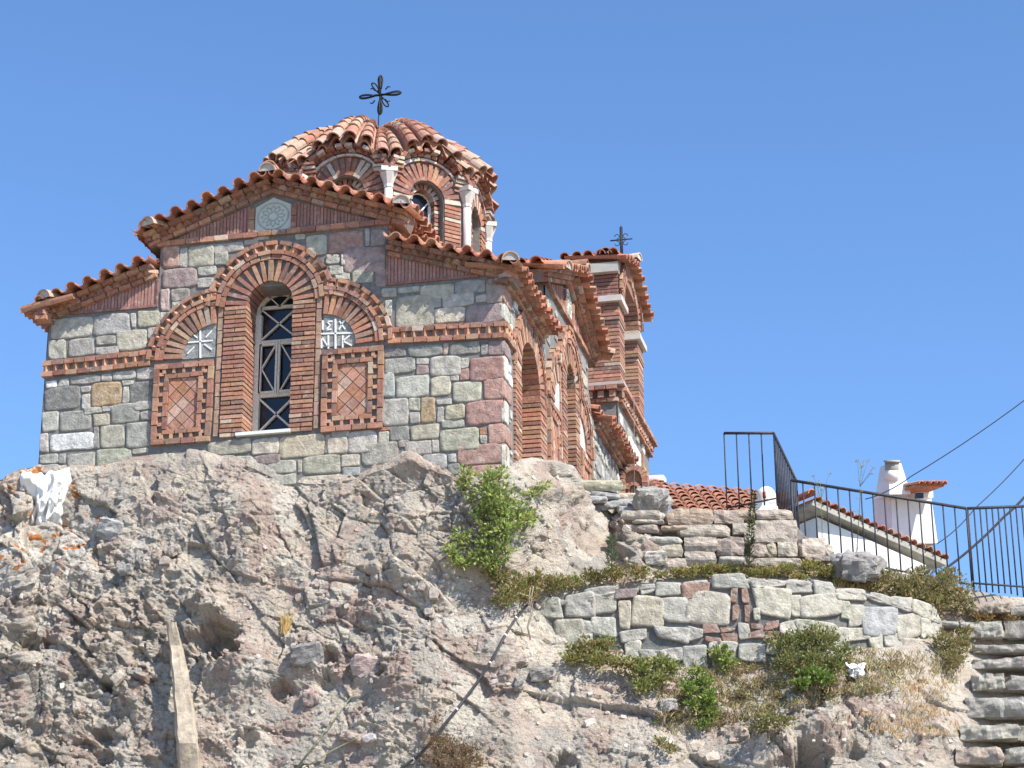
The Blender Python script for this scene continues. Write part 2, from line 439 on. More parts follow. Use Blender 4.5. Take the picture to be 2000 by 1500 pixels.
stones(crop(400, 640, 5), """20,1118,455,1245,E;462,1083,722,1244,C;724,1048,1174,1268,T2;1178,1038,1228,1095,L;1232,1006,1422,1072,L;1200,1065,1398,1238,C;1402,1002,1680,1220,L;1688,1008,1802,1136,E;1690,975,1818,1012,R;478,1245,742,1332,M;608,1296,892,1425,E;958,1248,1328,1435,E;1333,1238,1524,1358,C;1530,1118,1890,1335,E;325,1086,455,1112,L;
900,1290,955,1420,C;1180,1090,1200,1240,L;-40,1250,300,1360,G;310,1250,470,1340,L;1340,1362,1520,1460,B;620,1432,900,1540,E;980,1440,1320,1540,C""")
stones(crop(720, 640, 5), """135,198,368,297,D;382,180,724,278,D2;726,158,782,268,P2;788,138,1094,268,D2;1098,160,1162,272,G;143,290,458,452,G;466,293,584,362,L;468,368,584,462,M;598,276,898,472,L;898,303,980,402,L;
1158,128,1312,272,M;990,283,1318,517,P;890,400,995,517,P;1113,498,1312,702,P;946,718,1318,957,P;1163,938,1314,1134,P;866,1142,1332,1345,P;122,440,254,688,B;266,468,594,674,L;606,483,798,672,C;794,470,880,524,L;818,528,1104,728,E;
112,684,392,962,L;383,690,508,814,E;398,822,503,934,L;508,682,660,932,T;664,692,808,758,L;668,770,742,924,L;746,748,938,908,T2;408,944,694,1098,C;712,905,934,976,L;698,978,1084,1208,E;203,962,404,1112,D2;1083,978,1153,1046,R;1088,1048,1153,1136,L;
348,1108,628,1244,L;613,1098,694,1224,L;528,1232,769,1394,L;776,1238,856,1322,L;290,1105,395,1162,M;280,1250,520,1390,L;770,1330,900,1440,G;900,1350,1320,1470,P""")
stones(crop(720, 420, 5), """58,520,178,704,M;120,720,284,804,L;282,692,504,768,L;506,678,838,818,E;842,640,1144,764,B;1146,618,1302,864,M;538,815,708,910,G;716,770,1038,894,L;1044,782,1154,858,L;262,788,638,1104,E;636,903,944,1064,C;958,868,1312,1044,M;158,830,235,1000,L;600,1066,700,1090,L""")
stones(crop(400, 420, 5), """985,192,1198,388,E;1203,165,1554,370,P;1558,128,1622,312,L;1622,145,1775,310,M;1180,380,1318,480,L;1328,378,1374,502,L;1360,320,1775,562,M;1213,493,1352,592,L;1436,543,1644,672,E;1268,560,1424,630,L;880,190,985,240,L;470,215,640,245,L""")
stones(crop(40, 280, 4), """1108,798,1252,972,P;1240,815,1310,972,L;1303,798,1518,972,E;1458,778,1744,850,L;1518,848,1634,954,L;1108,983,1384,1134,M;1382,965,1530,1032,L;1378,1050,1505,1132,L;1098,1138,1172,1312,P2;1175,1140,1330,1245,G;1748,748,1864,790,L;1180,1240,1260,1330,L;1095,1315,1170,1420,L""")
SC['V1'] = (.56, .545, .48); SC['V0'] = (.48, .47, .42); SC['T2'] = (.45, .39, .285); SC['D2'] = (.25, .245, .225); SC['P2'] = (.40, .31, .275)
mb.cur = 1
for (x0, y0, x1, y1, c) in ST:
    if x1 > 976: x1 += 3
    q = quad(x0 + .6, y0 + .5, x1 - .6, y1 - .5, -0.085, 1.7)
    hewn(mb, q, Pfront, U(.012, .022), vary(SC[c], .13, .03), rough=.55)
# ---- side stones in rough courses
def Pside(x, y, d=0.0): return FS(x, y, d)
def side_free(u, v, wd, h):
    def inside(uu, vv):
        if math.hypot(uu + 2.88, vv - 1.62) < .97 or (-3.95 < uu < -1.8 and vv < 1.62): return True
        if -1.72 < uu < 1.72 and vv < 1.9: return True
        for cx, r in ((0, .95), (-.78, 1.02), (.78, 1.02)):
            if math.hypot(uu - cx, vv - (2.6 if cx == 0 else 1.9)) < r and vv >= 1.8: return True
        if abs(uu) < 1.7 and vv > 3.55: return True
        if vv > 2.6 and abs(uu) > 1.7 and uu < 4.45: return True
        if abs(uu) > 1.68 and vv > 2.58 + .0 and abs(uu) < 4.45: return True
        return False
    return not any(inside(u + a * wd, v + b * h) for a in (0.05, .5, .95) for b in (.05, .5, .95))
placed = []
def clear(u, v, wd, h):
    return all(u + wd < a or a + c < u or v + h < b_ or b_ + e < v for a, b_, c, e in placed)
for (z0, z1, wd, c) in ((-.06, .27, .26, 'V1'), (.29, .55, .42, 'P'), (.57, .88, .24, 'V1'), (.91, 1.18, .42, 'P'), (1.2, 1.52, .25, 'V1'), (1.54, 1.745, .38, 'M'), (2.03, 2.27, .34, 'V0'), (2.29, 2.56, .44, 'P')):
    placed.append((-4.475, z0, wd, z1 - z0))
    hewn(mb, quad(-4.468, z0 + .004, -4.475 + wd, z1 - .004, 0, .006), Pside, U(.016, .022), vary(SC[c], .08, .02), rough=.35, it=1)
v = -0.3
while v < 3.9:
    h = U(.2, .32); u = -4.46
    first = False
    while u < 7.7:
        wd = U(.25, .6)
        if first:
            c = SC['P'] if rnd.random() < .65 else SC['W']; wd = U(.3, .42); first = False
        else: c = SC[rnd.choice('GLLBEELCLGM')]
        if rnd.random() < .12: c = (.62, .61, .55)
        if side_free(u, v, wd, h) and clear(u, v, wd, h):
            placed.append((u, v, wd, h))
            hewn(mb, quad(u + .008, v + .008, u + wd - .008, v + h - .008, 0, .012), Pside, U(.012, .025), vary(c, .08, .02), rough=.4)
        u += wd
    v += h
for k in range(5000):
    sz = 1.0 - k / 6500
    wd, h = U(.14, .42) * sz, U(.12, .24) * sz; u, v = U(-4.4, 7.4), U(-.3, 3.5)
    if side_free(u, v, wd, h) and clear(u, v, wd, h):
        placed.append((u, v, wd, h))
        hewn(mb, quad(u + .006, v + .006, u + wd - .006, v + h - .006, 0, .012), Pside, U(.012, .025), vary(rnd.choice([SC['L'], SC['V0'], SC['G'], SC['W'], SC['B']]), .08, .02), rough=.4, it=1)
mb.cur = 0
wallo = mb.build("stone_wall", [M_MORTAR, M_STONE], ch)
mb = MB()
# upper side wall of the front arm, seen over the corner roof
v = 3.15
while v < 3.75:
    h = U(.14, .2); u = 0.05
    while u < 2.7:
        wd = U(.2, .45)
        FA = Frame((CX + 1.67, 0, 0), (0, 1, 0), (1, 0, 0))
        hewn(mb, quad(u + .006, v + .006, u + wd - .006, v + h - .006, 0, .01), FA, .02, vary(SC[rnd.choice('GLEMP')], .08, .02))
        u += wd
    v += h
mb.build("upper_wall_stones", M_STONE, ch)

# ---- brick work of one gable face
def gable_brick(F, dv, tagname):
    # window jambs and voussoirs
    mb = MB()
    for sg in (-1, 1):
        v = 0.70 + dv - .04; k = 0
        while v < 2.56 + dv:
            h = 0.0485
            u0, u1 = (0.34, 0.66)
            cut = U(.42, .58) if k % 2 else None
            if k == 0: cut = .5
            segs = [(u0, u1)] if cut is None else [(u0, u0 + (u1 - u0) * cut - .006), (u0 + (u1 - u0) * cut + .006, u1)]
            for a, b in segs:
                j = U(-.006, .006)
                fbox(mb, F, min(sg * a, sg * b) + j, max(sg * a, sg * b) + j, v, v + h, -.46, 0.045 + U(-.006, .008), brick())
            v += 0.0665 + U(-.002, .002); k += 1
    strip(mb, F, arc((0, 2.57 + dv), 0.5, PI, 0), -0.16, 0.15, 0.105, 0.045, -.46, .045, j=.008)
    mb.build("window_jamb", M_BRICK, ch)
    # dentilled surround: centre arch, two half arches
    mb = MB()
    a0, a1 = PI - .12, .12
    strip(mb, F, arc((0, 2.57 + dv), 0.69, PI, 0), -0.03, 0.035, 0.16, .012, -.02, .06)
    dentil(mb, F, arc((0, 2.57 + dv), 0.735, PI - .02, .02), 0.0, 0.20, .075)
    for sg in (-1, 1):
        c = (sg * 0.78, 1.86 + dv)
        A0, A1 = (PI, PI / 2) if sg < 0 else (PI / 2, 0)
        strip(mb, F, arc(c, 0.62, A0, A1), -0.14, 0.135, 0.088, .026, -.02, .04, j=.007)
        strip(mb, F, arc(c, 0.79, A0, A1), -0.03, 0.03, 0.16, .012, -.02, .055)
        dentil(mb, F, arc(c, 0.825, A0, A1), 0.0, 0.18, .075)
        # thin upright strip next to the pilaster
        strip(mb, F, line((sg * .72, .68 + dv), (sg * .72, 2.62 + dv)), -.035, .035, .2, .012, -.02, .03, colf=lambda: vary((.34, .22, .16), .2))
    mb.build("dentil_arch", M_BRICK, ch)
    # panels
    for sg in (-1, 1):
        mb = MB()
        ua, ub = (-1.66, -.79) if sg < 0 else (.79, 1.66)
        va, vb = .62 + dv, 1.80 + dv
        rect = lambda k: [(ua + k, va + k), (ub - k, va + k), (ub - k, vb - k), (ua + k, vb - k)]
        for k0, k1, st, d, rot in ((0.0, .075, .2, .06, 0), (.15, .215, .19, .045, 0)):
            R = rect(k0)
            for i in range(4):
                p, q = R[i], R[(i + 1) % 4]
                L, f = line(p, q)
                inset = (k1 - k0)
                p2 = (p[0] + (q[0] - p[0]) / L * inset * (1 if i % 2 else 0), p[1] + (q[1] - p[1]) / L * inset * (1 if i % 2 else 0))
                q2 = (q[0] - (q[0] - p[0]) / L * inset * (1 if i % 2 else 0), q[1] - (q[1] - p[1]) / L * inset * (1 if i % 2 else 0))
                strip(mb, F, line(p2, q2), 0, k1 - k0, st, .014, -.02, d, j=.006)
        R = rect(.075)
        for i in range(4):
            strip(mb, F, line(R[i], R[(i + 1) % 4]), .004, .07, .155, .10, -.05, .045, colf=lambda: vary((.47, .26, .17), .18, .06), j=.006)
        pan = mb.build("brick_panel", M_BRICK, ch)
        # lozenge tiles, clipped to the inner rectangle
        mb = MB(); iu0, iu1, iv0, iv1 = ua + .22, ub - .22, va + .22, vb - .22
        s = .105; cx, cy = (iu0 + iu1) / 2, (iv0 + iv1) / 2
        for i in range(-5, 6):
            for j in range(-7, 8):
                if (i + j) % 2: continue
                x, y = cx + i * s, cy + j * s; g = s * .93
                P = [(x - g, y), (x, y - g), (x + g, y), (x, y + g)]
                for ax, lim, sgn in ((0, iu0, 1), (0, iu1, -1), (1, iv0, 1), (1, iv1, -1)):
                    Q = []
                    for m in range(len(P)):
                        p, q = P[m], P[(m + 1) % len(P)]
                        ip = (p[ax] - lim) * sgn >= 0; iq = (q[ax] - lim) * sgn >= 0
                        if ip: Q.append(p)
                        if ip != iq:
                            k = (lim - p[ax]) / (q[ax] - p[ax]); Q.append((p[0] + k * (q[0] - p[0]), p[1] + k * (q[1] - p[1])))
                    P = Q
                    if len(P) < 3: break
                if len(P) >= 3:
                    poly_prism(mb, F, P, -.02, .018 + U(-.004, .004), vary(rnd.choice([(.40, .19, .12), (.42, .22, .15), (.37, .17, .10), (.48, .33, .26), (.36, .2, .15)]), .12, .04))
        mb.build("lozenge_tiles", M_BRICK, pan)
    # lunettes
    for sg in (-1, 1):
        mb = MB(); c = (sg * .78, 1.86 + dv); r = .485
        A = [PI / 2 + i * PI / 20 for i in range(11)] if sg < 0 else [i * PI / 20 for i in range(11)]
        mb_pts = [c] + [(c[0] + r * math.cos(a), c[1] + r * math.sin(a)) for a in A]
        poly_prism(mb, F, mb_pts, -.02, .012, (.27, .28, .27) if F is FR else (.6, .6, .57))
        lun = mb.build("lunette", M_STONE, ch)
        if F is FR:
            mb = MB()
            def stroke(u0, v0, u1, v1, wd=.017):
                L = math.hypot(u1 - u0, v1 - v0); t = F.u * ((u1 - u0) / L) + F.v * ((v1 - v0) / L); n = F.u * (-(v1 - v0) / L) + F.v * ((u1 - u0) / L)
                mb.box(F((u0 + u1) / 2, (v0 + v1) / 2, .016), t * (L / 2), n * (wd / 2), F.d * .008, (.74, .74, .72))
            def px(x, y):
                p = onplane(x, y, 1, 0); return p.x - CX, p.z
            def S(x0, y0, x1, y1, wd=.02): stroke(*px(x0, y0), *px(x1, y1), wd)
            if sg < 0:
                S(392, 644, 392, 700, .022); S(368, 670, 416, 666, .02)
                S(377, 653, 387, 661); S(403, 660, 415, 647); S(367, 692, 381, 678); S(400, 673, 415, 684)
            else:
                S(656, 624, 656, 682, .024); S(627, 653, 690, 651, .02)
                S(631, 627, 631, 645)
                S(640, 629, 650, 628); S(640, 629, 646, 636); S(646, 636, 638, 645); S(638, 645, 648, 644)
                S(664, 628, 675, 644); S(673, 626, 663, 645)
                S(629, 681, 629, 659); S(629, 659, 642, 678); S(642, 682, 642, 656)
                S(670, 680, 670, 656); S(671, 667, 684, 656); S(671, 667, 688, 676)
            mb.build("emblem", M_MARBLE, lun)
    # pediment: base course, medallion and reeded tiles
    mb = MB()
    strip(mb, F, line((-1.72, 3.60 + dv), (1.72, 3.60 + dv)), 0, .075, .21, .01, -.05, .06)
    for sg in (-1, 1):
        strip(mb, F, line((sg * .315, 3.68 + dv), (sg * .315, 4.05 + dv)), -.04, .04, .19, .012, -.05, .05)
    mb.build("pediment_course", M_BRICK, ch)
    mb = MB()
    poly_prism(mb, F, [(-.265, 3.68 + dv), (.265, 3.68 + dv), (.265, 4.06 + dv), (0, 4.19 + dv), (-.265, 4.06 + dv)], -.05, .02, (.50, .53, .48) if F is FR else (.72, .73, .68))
    md = mb.build("medallion_slab", M_MARBLE, ch)
    mb = MB(); c = (0, 3.90 + dv)
    ring = [F(c[0] + .225 * math.cos(2 * PI * i / 40), c[1] + .20 * math.sin(2 * PI * i / 40), .02) for i in range(41)]
    mb.tube(ring, .012, (.36, .39, .35), n=6)
    for k in range(12):
        a = 2 * PI * k / 12
        pet = []
        for i in range(9):
            q = i / 8; rr = .06 + .12 * q; ww = .028 * math.sin(PI * q) 
            pet.append(F(c[0] + rr * math.cos(a) - ww * math.sin(a), c[1] + .9 * (rr * math.sin(a) + ww * math.cos(a)), .021))
        for i in range(9):
            q = 1 - i / 8; rr = .06 + .12 * q; ww = -.028 * math.sin(PI * q)
            pet.append(F(c[0] + rr * math.cos(a) - ww * math.sin(a), c[1] + .9 * (rr * math.sin(a) + ww * math.cos(a)), .021))
        mb.tube(pet, .008, (.36, .39, .35), n=4, caps=False)
    mb.build("carved_rosette", M_MARBLE, md)
    for sg in (-1, 1):
        mb = MB(); u = .37
        while u < 1.58:
            top = 3.60 + dv + (1.72 - u) * .362 - .0
            if top - (3.68 + dv) > .03:
                pc = vary((.34, .17, .135), .15, .04)
                fbox(mb, F, sg * u - .018, sg * u + .018, 3.68 + dv, top, -.02, .012 + U(-.004, .006), pc)
            u += .05
        mb.build("reeded_tiles", M_BRICK, ch)
        mb = MB(); u = 1.71
        while u < 2.92 and F is FR:
            top = 2.62 + (3.32 - u) * .311
            if top - 2.72 > .02:
                fbox(mb, F, sg * u - .018, sg * u + .018, 2.72, top, -.02, .012 + U(-.004, .006), vary((.36, .19, .16), .15, .04))
            u += .05
        if dv != 0: continue
        fbox(mb, F, *sorted((sg * 1.69, sg * 2.98)), 2.685, 2.72, -.02, .03, (.25, .13, .11))
        if dv == 0: fbox(mb, F, *sorted((sg * 1.675, sg * 1.695)), 2.685, 3.12, -.02, .03, (.25, .13, .11))
        mb.build("reeded_tiles", M_BRICK, ch)
    # rake cornices
    def rake(p0, p1, ntile, over=.37):
        mb = MB()
        L, f = line(p0, p1); u, v, tu, tv = f(0); nu, nv = -tv, tu
        poly_prism(mb, F, [p0, p1, (p1[0] + nu * .2, p1[1] + nv * .2), (p0[0] + nu * .2, p0[1] + nv * .2)], -.3, .02, (.22, .17, .14))
        strip(mb, F, line(p0, p1), 0.0, .06, .2, .012, -.02, .075, j=.007)
        strip(mb, F, line(p0, p1), .066, .125, .125, .03, -.06, .13, rot=.55, j=.007)
        strip(mb, F, line(p0, p1), .131, .185, .2, .012, -.02, .19, j=.007)
        mb.build("rake_cornice", M_BRICK, ch)
        mb = MB()
        q0 = (p0[0] + nu * .25 , p0[1] + nv * .25); q1 = (p1[0] + nu * .25, p1[1] + nv * .25)
        verge(mb, F, q0, q1, ntile, over=over)
        return mb
    m1 = rake((-1.83, 3.586 + dv), (0.02, 4.255 + dv), 8)
    m1.build("verge_tiles", M_TILE, ch)
    m1 = rake((-0.02, 4.255 + dv), (1.93, 3.55 + dv), 8)
    m1.build("verge_tiles", M_TILE, ch)
    if F is FR or F is FL:
        rake((-3.36, 2.596), (-1.69, 3.13), 7).build("verge_tiles", M_TILE, ch)
        rake((1.69, 3.13), (3.47, 2.56), 7).build("verge_tiles", M_TILE, ch)
    # big hip tiles on the kneelers and the apex
    hip = [(-1.75, 3.86 + dv, -.75), (1.98, 3.80 + dv, .75), (0, 4.52 + dv, 0)]
    if F is FR: hip += [(-3.26, 2.89, -.75), (3.52, 2.80, .75)]
    for (u, v, s) in hip:
        mb = MB()
        A = F(u + s * .0, v - .06, .38 if s else .36); B = F(u - s * .2, v + .05, -.1 if s else -.3)
        barrel(mb, A, B, Vector((0, 0, 1)), .125, .11, .02, vary((.44, .30, .23), .1), seg=9, close=(.44, .41, .38))
        mb.build("hip_tile", M_TILE, ch)

gable_brick(FR, 0.0, "front")
gable_brick(FS, 0.05, "side")

# ---- window on the front, behind the jambs
def window(F, dv, dep):
    mb = MB(); wc = (.55, .52, .44)
    def bar(u0, v0, u1, v1, wd=.03, d=-dep + .03, th=.02):
        L = math.hypot(u1 - u0, v1 - v0); t = F.u * ((u1 - u0) / L) + F.v * ((v1 - v0) / L); n = F.u * (-(v1 - v0) / L) + F.v * ((u1 - u0) / L)
        mb.box(F((u0 + u1) / 2, (v0 + v1) / 2 + dv, d), t * (L / 2), n * (wd / 2), F.d * th, wc)
    mb.box(F(-.30, 1.63 + dv, -dep + .03), F.u * .046, F.v * .94, F.d * .04, wc)
    mb.box(F(.30, 1.63 + dv, -dep + .03), F.u * .046, F.v * .94, F.d * .04, wc)
    for i in range(12):
        a, b = PI * i / 12, PI * (i + 1) / 12
        bar(.315 * math.cos(a), 2.57 + .315 * math.sin(a), .315 * math.cos(b), 2.57 + .315 * math.sin(b), .06)
    for v, wd in ((2.68, .045), (2.16, .055), (1.37, .055), (.80, .05)): bar(-.28, v, .28, v, wd)
    for s in (-1, 1):
        bar(-.27 * s, 2.19, .27 * s, 2.66, .022); bar(-.27 * s, .82, .27 * s, 1.34, .028)
        bar(0, 2.68, .17 * s, 2.86, .018)
        bar(s * .02, 1.37, s * .02, 2.16, .03, -dep + .05); bar(s * .255, 1.4, s * .255, 2.13, .035, -dep + .05)
        bar(.03 * s, 1.40, .24 * s, 1.77, .02); bar(.24 * s, 1.77, .03 * s, 2.13, .02) 
        bar(s * .03, 1.41, s * .25, 1.41, .03, -dep + .05); bar(s * .03, 2.12, s * .25, 2.12, .03, -dep + .05)
    wo = mb.build("window", M_WOOD, ch)
    mb = MB(); pts = arch_pts((0, 2.57 + dv), .32, .7 + dv)
    wall_mesh(mb, Frame(F(0, 0, -dep), F.u, F.d), pts, [], (.02, .02, .03)) 
    mb.build("window_glass", M_GLASS, wo)
    mb = MB(); fbox(mb, F, -.42, .36, .655 + dv, .70 + dv, -dep - .05, .075, (.7, .7, .68))
    mb.build("window_sill", M_MARBLE, wo)
window(FR, 0.0, .43); window(FS, .1, .43)

# ---- string courses
mb = MB()
dentil(mb, FR, line((-3.36, 1.765), (-1.73, 1.80)), 0, .235, .06, step=.15)
mb.build("string_course", M_BRICK, ch); mb = MB()
dentil(mb, FR, line((1.72, 1.815), (3.36, 1.765)), 0, .235, .06, step=.15)
dentil(mb, FS, line((-4.47, 1.765), (-3.9, 1.765)), 0, .235, .06, step=.15)
mb.build("string_course", M_BRICK, ch)

# ---- arched niche in the side of the corner bay
mb = MB()
for (u0, u1) in ((-3.90, -3.50), (-2.26, -1.86)):
    v = -.3; k = 0
    while v < 1.62:
        c = .5 if k % 2 else None
        for a, b in ([(u0, u1)] if c is None else [(u0, u0 + .19), (u0 + .205, u1)]):
            fbox(mb, FS, a, b, v, v + .05, -.34, .035 + U(-.006, .008), brick(), .003)
        if u0 < -3:   # near jamb is only a thin frame
            pass
        v += .0675; k += 1
strip(mb, FS, arc((-2.88, 1.62), .80, PI, 0), -.18, .15, .10, .03, -.34, .035, j=.008)
dentil(mb, FS, arc((-2.88, 1.62), .955, PI, 0), 0, .12, .05)
v = -.3
while v < 2.3:   # brick back of the niche, header courses facing the front
    u = -3.5
    while u < -2.26:
        if math.hypot(u + .1 + 2.88, max(0, v - 1.62)) < .72:
            fbox(mb, FS, u, u + .19, v, v + .05, -.36, -.30 + U(-.004, .006), brick(), .003)
        u += .205
    v += .0675
mb.build("niche_arch", M_BRICK, ch)

# ---- eaves of the corner bays and of the front arm
def eave(F, u0, u1, v, n, over=.32):
    mb = MB()
    for a, b, d in ((0, .06, .07), (.066, .125, .13), (.131, .185, .19)):
        strip(mb, F, line((u0, v + a), (u1, v + a)), 0, b - a, .2 if d != .13 else .125, .012 if d != .13 else .03, -.1, d, rot=.5 if d == .13 else 0, j=.007)
    mb.build("eave_cornice", M_BRICK, ch)
    mb = MB(); verge(mb, F, (u0, v + .25), (u1, v + .25), n, over=over, drop=.10, back=.5)
    mb.build("eave_tiles", M_TILE, ch)
eave(FS, -4.56, -2.05, 2.55, 11)
eave(FS, 2.15, 4.6, 2.60, 11)
eave(Frame((CX + 1.67, 0, 0), (0, 1, 0), (1, 0, 0)), 0.0, 2.8, 3.55, 12)
eave(FL, -4.75, -2.05, 2.55, 10); eave(FL, 2.05, 4.75, 2.55, 10)

# ---- roof slopes
mb = MB()
for sg in (-1, 1):
    slope(mb, (CX, -.05, 4.53), (0, 1, 0), (sg, 0, -.365), 13, 6)
    slope(mb, (CX, 6.2, 4.50), (0, 1, 0), (sg, 0, -.365), 12, 5)
    slope(mb, (0.05, 4.45, 4.58), (-1, 0, 0), (0, sg, -.365), 10, 6)
    slope(mb, (-6.7, 4.45, 4.53), (1, 0, 0), (0, sg, -.365), 10, 6)
    for y0 in (-.05, 6.3):
        slope(mb, (CX + sg * 1.68, y0, 3.36), (0, 1, 0), (sg, 0, -.31), 11, 5)
barrel(mb, (CX, -.3, 4.53), (CX, 2.8, 4.53), Vector((0, 0, 1)), .12, .12, .02, (.43, .22, .14))
for k in range(5): barrel(mb, (.34 - .36 * k, 4.45, 4.585 + .012 * (k % 2)), (-.06 - .36 * k, 4.45, 4.60), Vector((0, 0, 1)), .125, .11, .02, tilec(), seg=8)
mb.build("tiled_roof", M_TILE, ch)

# ---- octagonal drum and dome
DC = Vector((-3.16, 4.45, 0)); DR = 1.80
mb = MB()
ring = [(DC.x + DR * math.sin(PI / 8 + k * PI / 4), DC.y - DR * math.cos(PI / 8 + k * PI / 4)) for k in range(8)]
V = [(x, y, 3.6) for x, y in ring] + [(x, y, 5.98) for x, y in ring]
apo = DR * math.cos(PI / 8)
holes = arch_pts((0, 5.47), .30, 4.55)
for k in range(8):
    a = k * PI / 4
    n = Vector((math.sin(a), -math.cos(a), 0)); u = Vector((math.cos(a), math.sin(a), 0))
    F = Frame((DC.x + n.x * apo, DC.y + n.y * apo, 0), u, n); hw = DR * math.sin(PI / 8)
    wall_mesh(mb, F, [(-hw, 3.6), (hw, 3.6), (hw, 5.75), (.45, 6.12), (0, 6.26), (-.45, 6.12), (-hw, 5.75)], [holes], (.17, .145, .125))
    niche(mb, F, holes, .3, (.27, .15, .11))
drum = mb.build("drum", M_MORTAR, ch)
mbr = MB(); mbk = MB()
for k in range(8):
    a = k * PI / 4
    n = Vector((math.sin(a), -math.cos(a), 0)); u = Vector((math.cos(a), math.sin(a), 0))
    F = Frame((DC.x + n.x * apo, DC.y + n.y * apo, 0), u, n)
    db = lambda: vary(rnd.choice([(.30, .13, .085), (.27, .12, .085), (.33, .17, .11), (.22, .11, .09), (.45, .38, .31)] if rnd.random() < .96 else [(.5, .45, .38)]), .15, .05)
    strip(mbk, F, arc((0, 5.47), .465, PI, 0), -.15, .145, .092, .024, -.1, .03, colf=db, j=.007)
    strip(mbk, F, arc((0, 5.47), .25, PI, 0), -.05, .05, .075, .02, -.28, -.10, colf=db, j=.004)
    for sg in (-1, 1):
        v = 4.30
        while v < 5.46:
            fbox(mbk, F, *sorted((sg * .315, sg * .61)), v, v + .05, -.1, .03, db(), .005)
            fbox(mbk, F, *sorted((sg * .205, sg * .30)), v, v + .05, -.28, -.11, db(), .004)
            v += .0685
    strip(mbr, F, arc((0, 5.47), .645, PI * .93, PI * .07), -.012, .022, .15, .006, -.02, .06, colf=lambda: vary((.50, .46, .42), .1), j=.003)
    # rubble fill between arch and eave, following the wavy eave
    for row, (off, d) in enumerate(((.70, .05), (.765, .10), (.83, .17))):
        strip(mbk, F, arc((0, 5.42), off, PI * .86, PI * .14), -.027, .027, .16 if row != 1 else .12, .03, -.3, d, colf=db, j=.012, rot=.5 if row == 1 else 0)
    for sg in (-1, 1):
        for q in range(5):
            fbox(mbk, F, *sorted((sg * U(.45, .5), sg * (.69))), 5.72 + q * .062, 5.765 + q * .062, -.2, .05 + .03 * q, db(), .01)
    # window
    mbw = MB(); mbf = MB()
    pts = arch_pts((0, 5.47), .205, 4.5)
    wall_mesh(mbw, Frame(F(0, 0, -.26), F.u, F.d), pts, [], (.02, .02, .03))
    for sg in (-1, 1):
        mbf.box(F(sg * .185, 4.98, -.24), F.u * .02, F.v * .5, F.d * .02, (.7, .7, .68))
        for v in (4.62, 5.1):
            t = F.u * sg * .36 + F.v * .46; t2 = t.normalized(); nn = t2.cross(F.d)
            mbf.box(F(0, v + .23, -.245), t * .5, nn * .011, F.d * .008, (.7, .7, .68))
    for i in range(8):
        p0, p1 = PI * i / 8, PI * (i + 1) / 8
        mbf.tube([F(.19 * math.cos(p0), 5.47 + .19 * math.sin(p0), -.24), F(.19 * math.cos(p1), 5.47 + .19 * math.sin(p1), -.24)], .016, (.7, .7, .68), n=4)
    wo = mbf.build("drum_window", M_PAINT, ch); mbw.build("window_glass", M_GLASS, wo)
mbk.build("drum_brickwork", M_BRICK, drum)
mbr.build("arch_moulding", M_MARBLE, drum)
for k in range(8):
    a = PI / 8 + k * PI / 4; p = Vector((DC.x + (DR + .05) * math.sin(a), DC.y - (DR + .05) * math.cos(a), 0))
    mb = MB(); wcol = (.56, .535, .495)
    mb.tube([p + Vector((0, 0, 3.9)), p + Vector((0, 0, 4.9)), p + Vector((0, 0, 5.5))], .066, wcol, n=12)
    co = mb.build("column", M_MARBLE, ch)
    mb = MB()
    for z0, z1, r0, r1 in ((5.48, 5.53, .078, .078), (5.53, 5.72, .072, .14)):
        mb.tube([p + Vector((0, 0, z0)), p + Vector((0, 0, z1))], r0, wcol, n=8, r2=r1, smooth=False)
    n = Vector((math.sin(a), -math.cos(a), 0)); u = Vector((math.cos(a), math.sin(a), 0))
    mb.box(p + Vector((0, 0, 5.765)), u * .13, n * .13, Vector((0, 0, .038)), wcol)
    mb.build("capital", M_MARBLE, co)
# dome roof: tile rows run from the apex to an eave that rises over every arch
NA, NR = 8 * 60, 60
def dome_base(ph, rho):
    loc = ((ph + PI / 8) % (PI / 4)) - PI / 8     # angle from the centre of a face
    hump = max(0.0, math.cos(4 * loc)) ** .9
    r = (1.95 + .05 * math.cos(4 * loc + PI)) * rho
    E = 5.86 + .46 * hump
    g = .30 * rho + .70 * rho ** 2.1
    z = 7.32 + (E - 7.32) * g + .19 * hump * math.sin(PI * rho ** .8) * rho
    z -= .10 * (1 - hump) * math.sin(PI * min(1, rho))
    return Vector((DC.x + r * math.sin(ph), DC.y - r * math.cos(ph), z))
def dome_pt(ia, ir):
    ph = 2 * PI * ia / NA; rho = ir / NR * .985
    loc = ((ph + PI / 8) % (PI / 4)) - PI / 8
    p = dome_base(ph, rho)
    c = -math.cos(2 * PI * loc / (PI / 4) * 6)
    p.z += .09 * min(1, rho * 1.25) * (c if c < 0 else c * .5)
    return p
mb = MB(); V = []; Fc = []; cols = []
for ir in range(2, NR + 1):
    for ia in range(NA): V.append(dome_pt(ia, ir))
n1 = len(V)
rows = NR - 1
tc_ = {}
for i in range(rows - 1):
    for ia in range(NA):
        k = (ia + 1) % NA
        Fc.append((i * NA + ia, (i + 1) * NA + ia, (i + 1) * NA + k, i * NA + k))
        key = (int((ia / NA * 8 + .5) * 10 + .5), int((i + 2) / NR * 6))
        if key not in tc_: tc_[key] = tileold()
        cols.append(tc_[key])
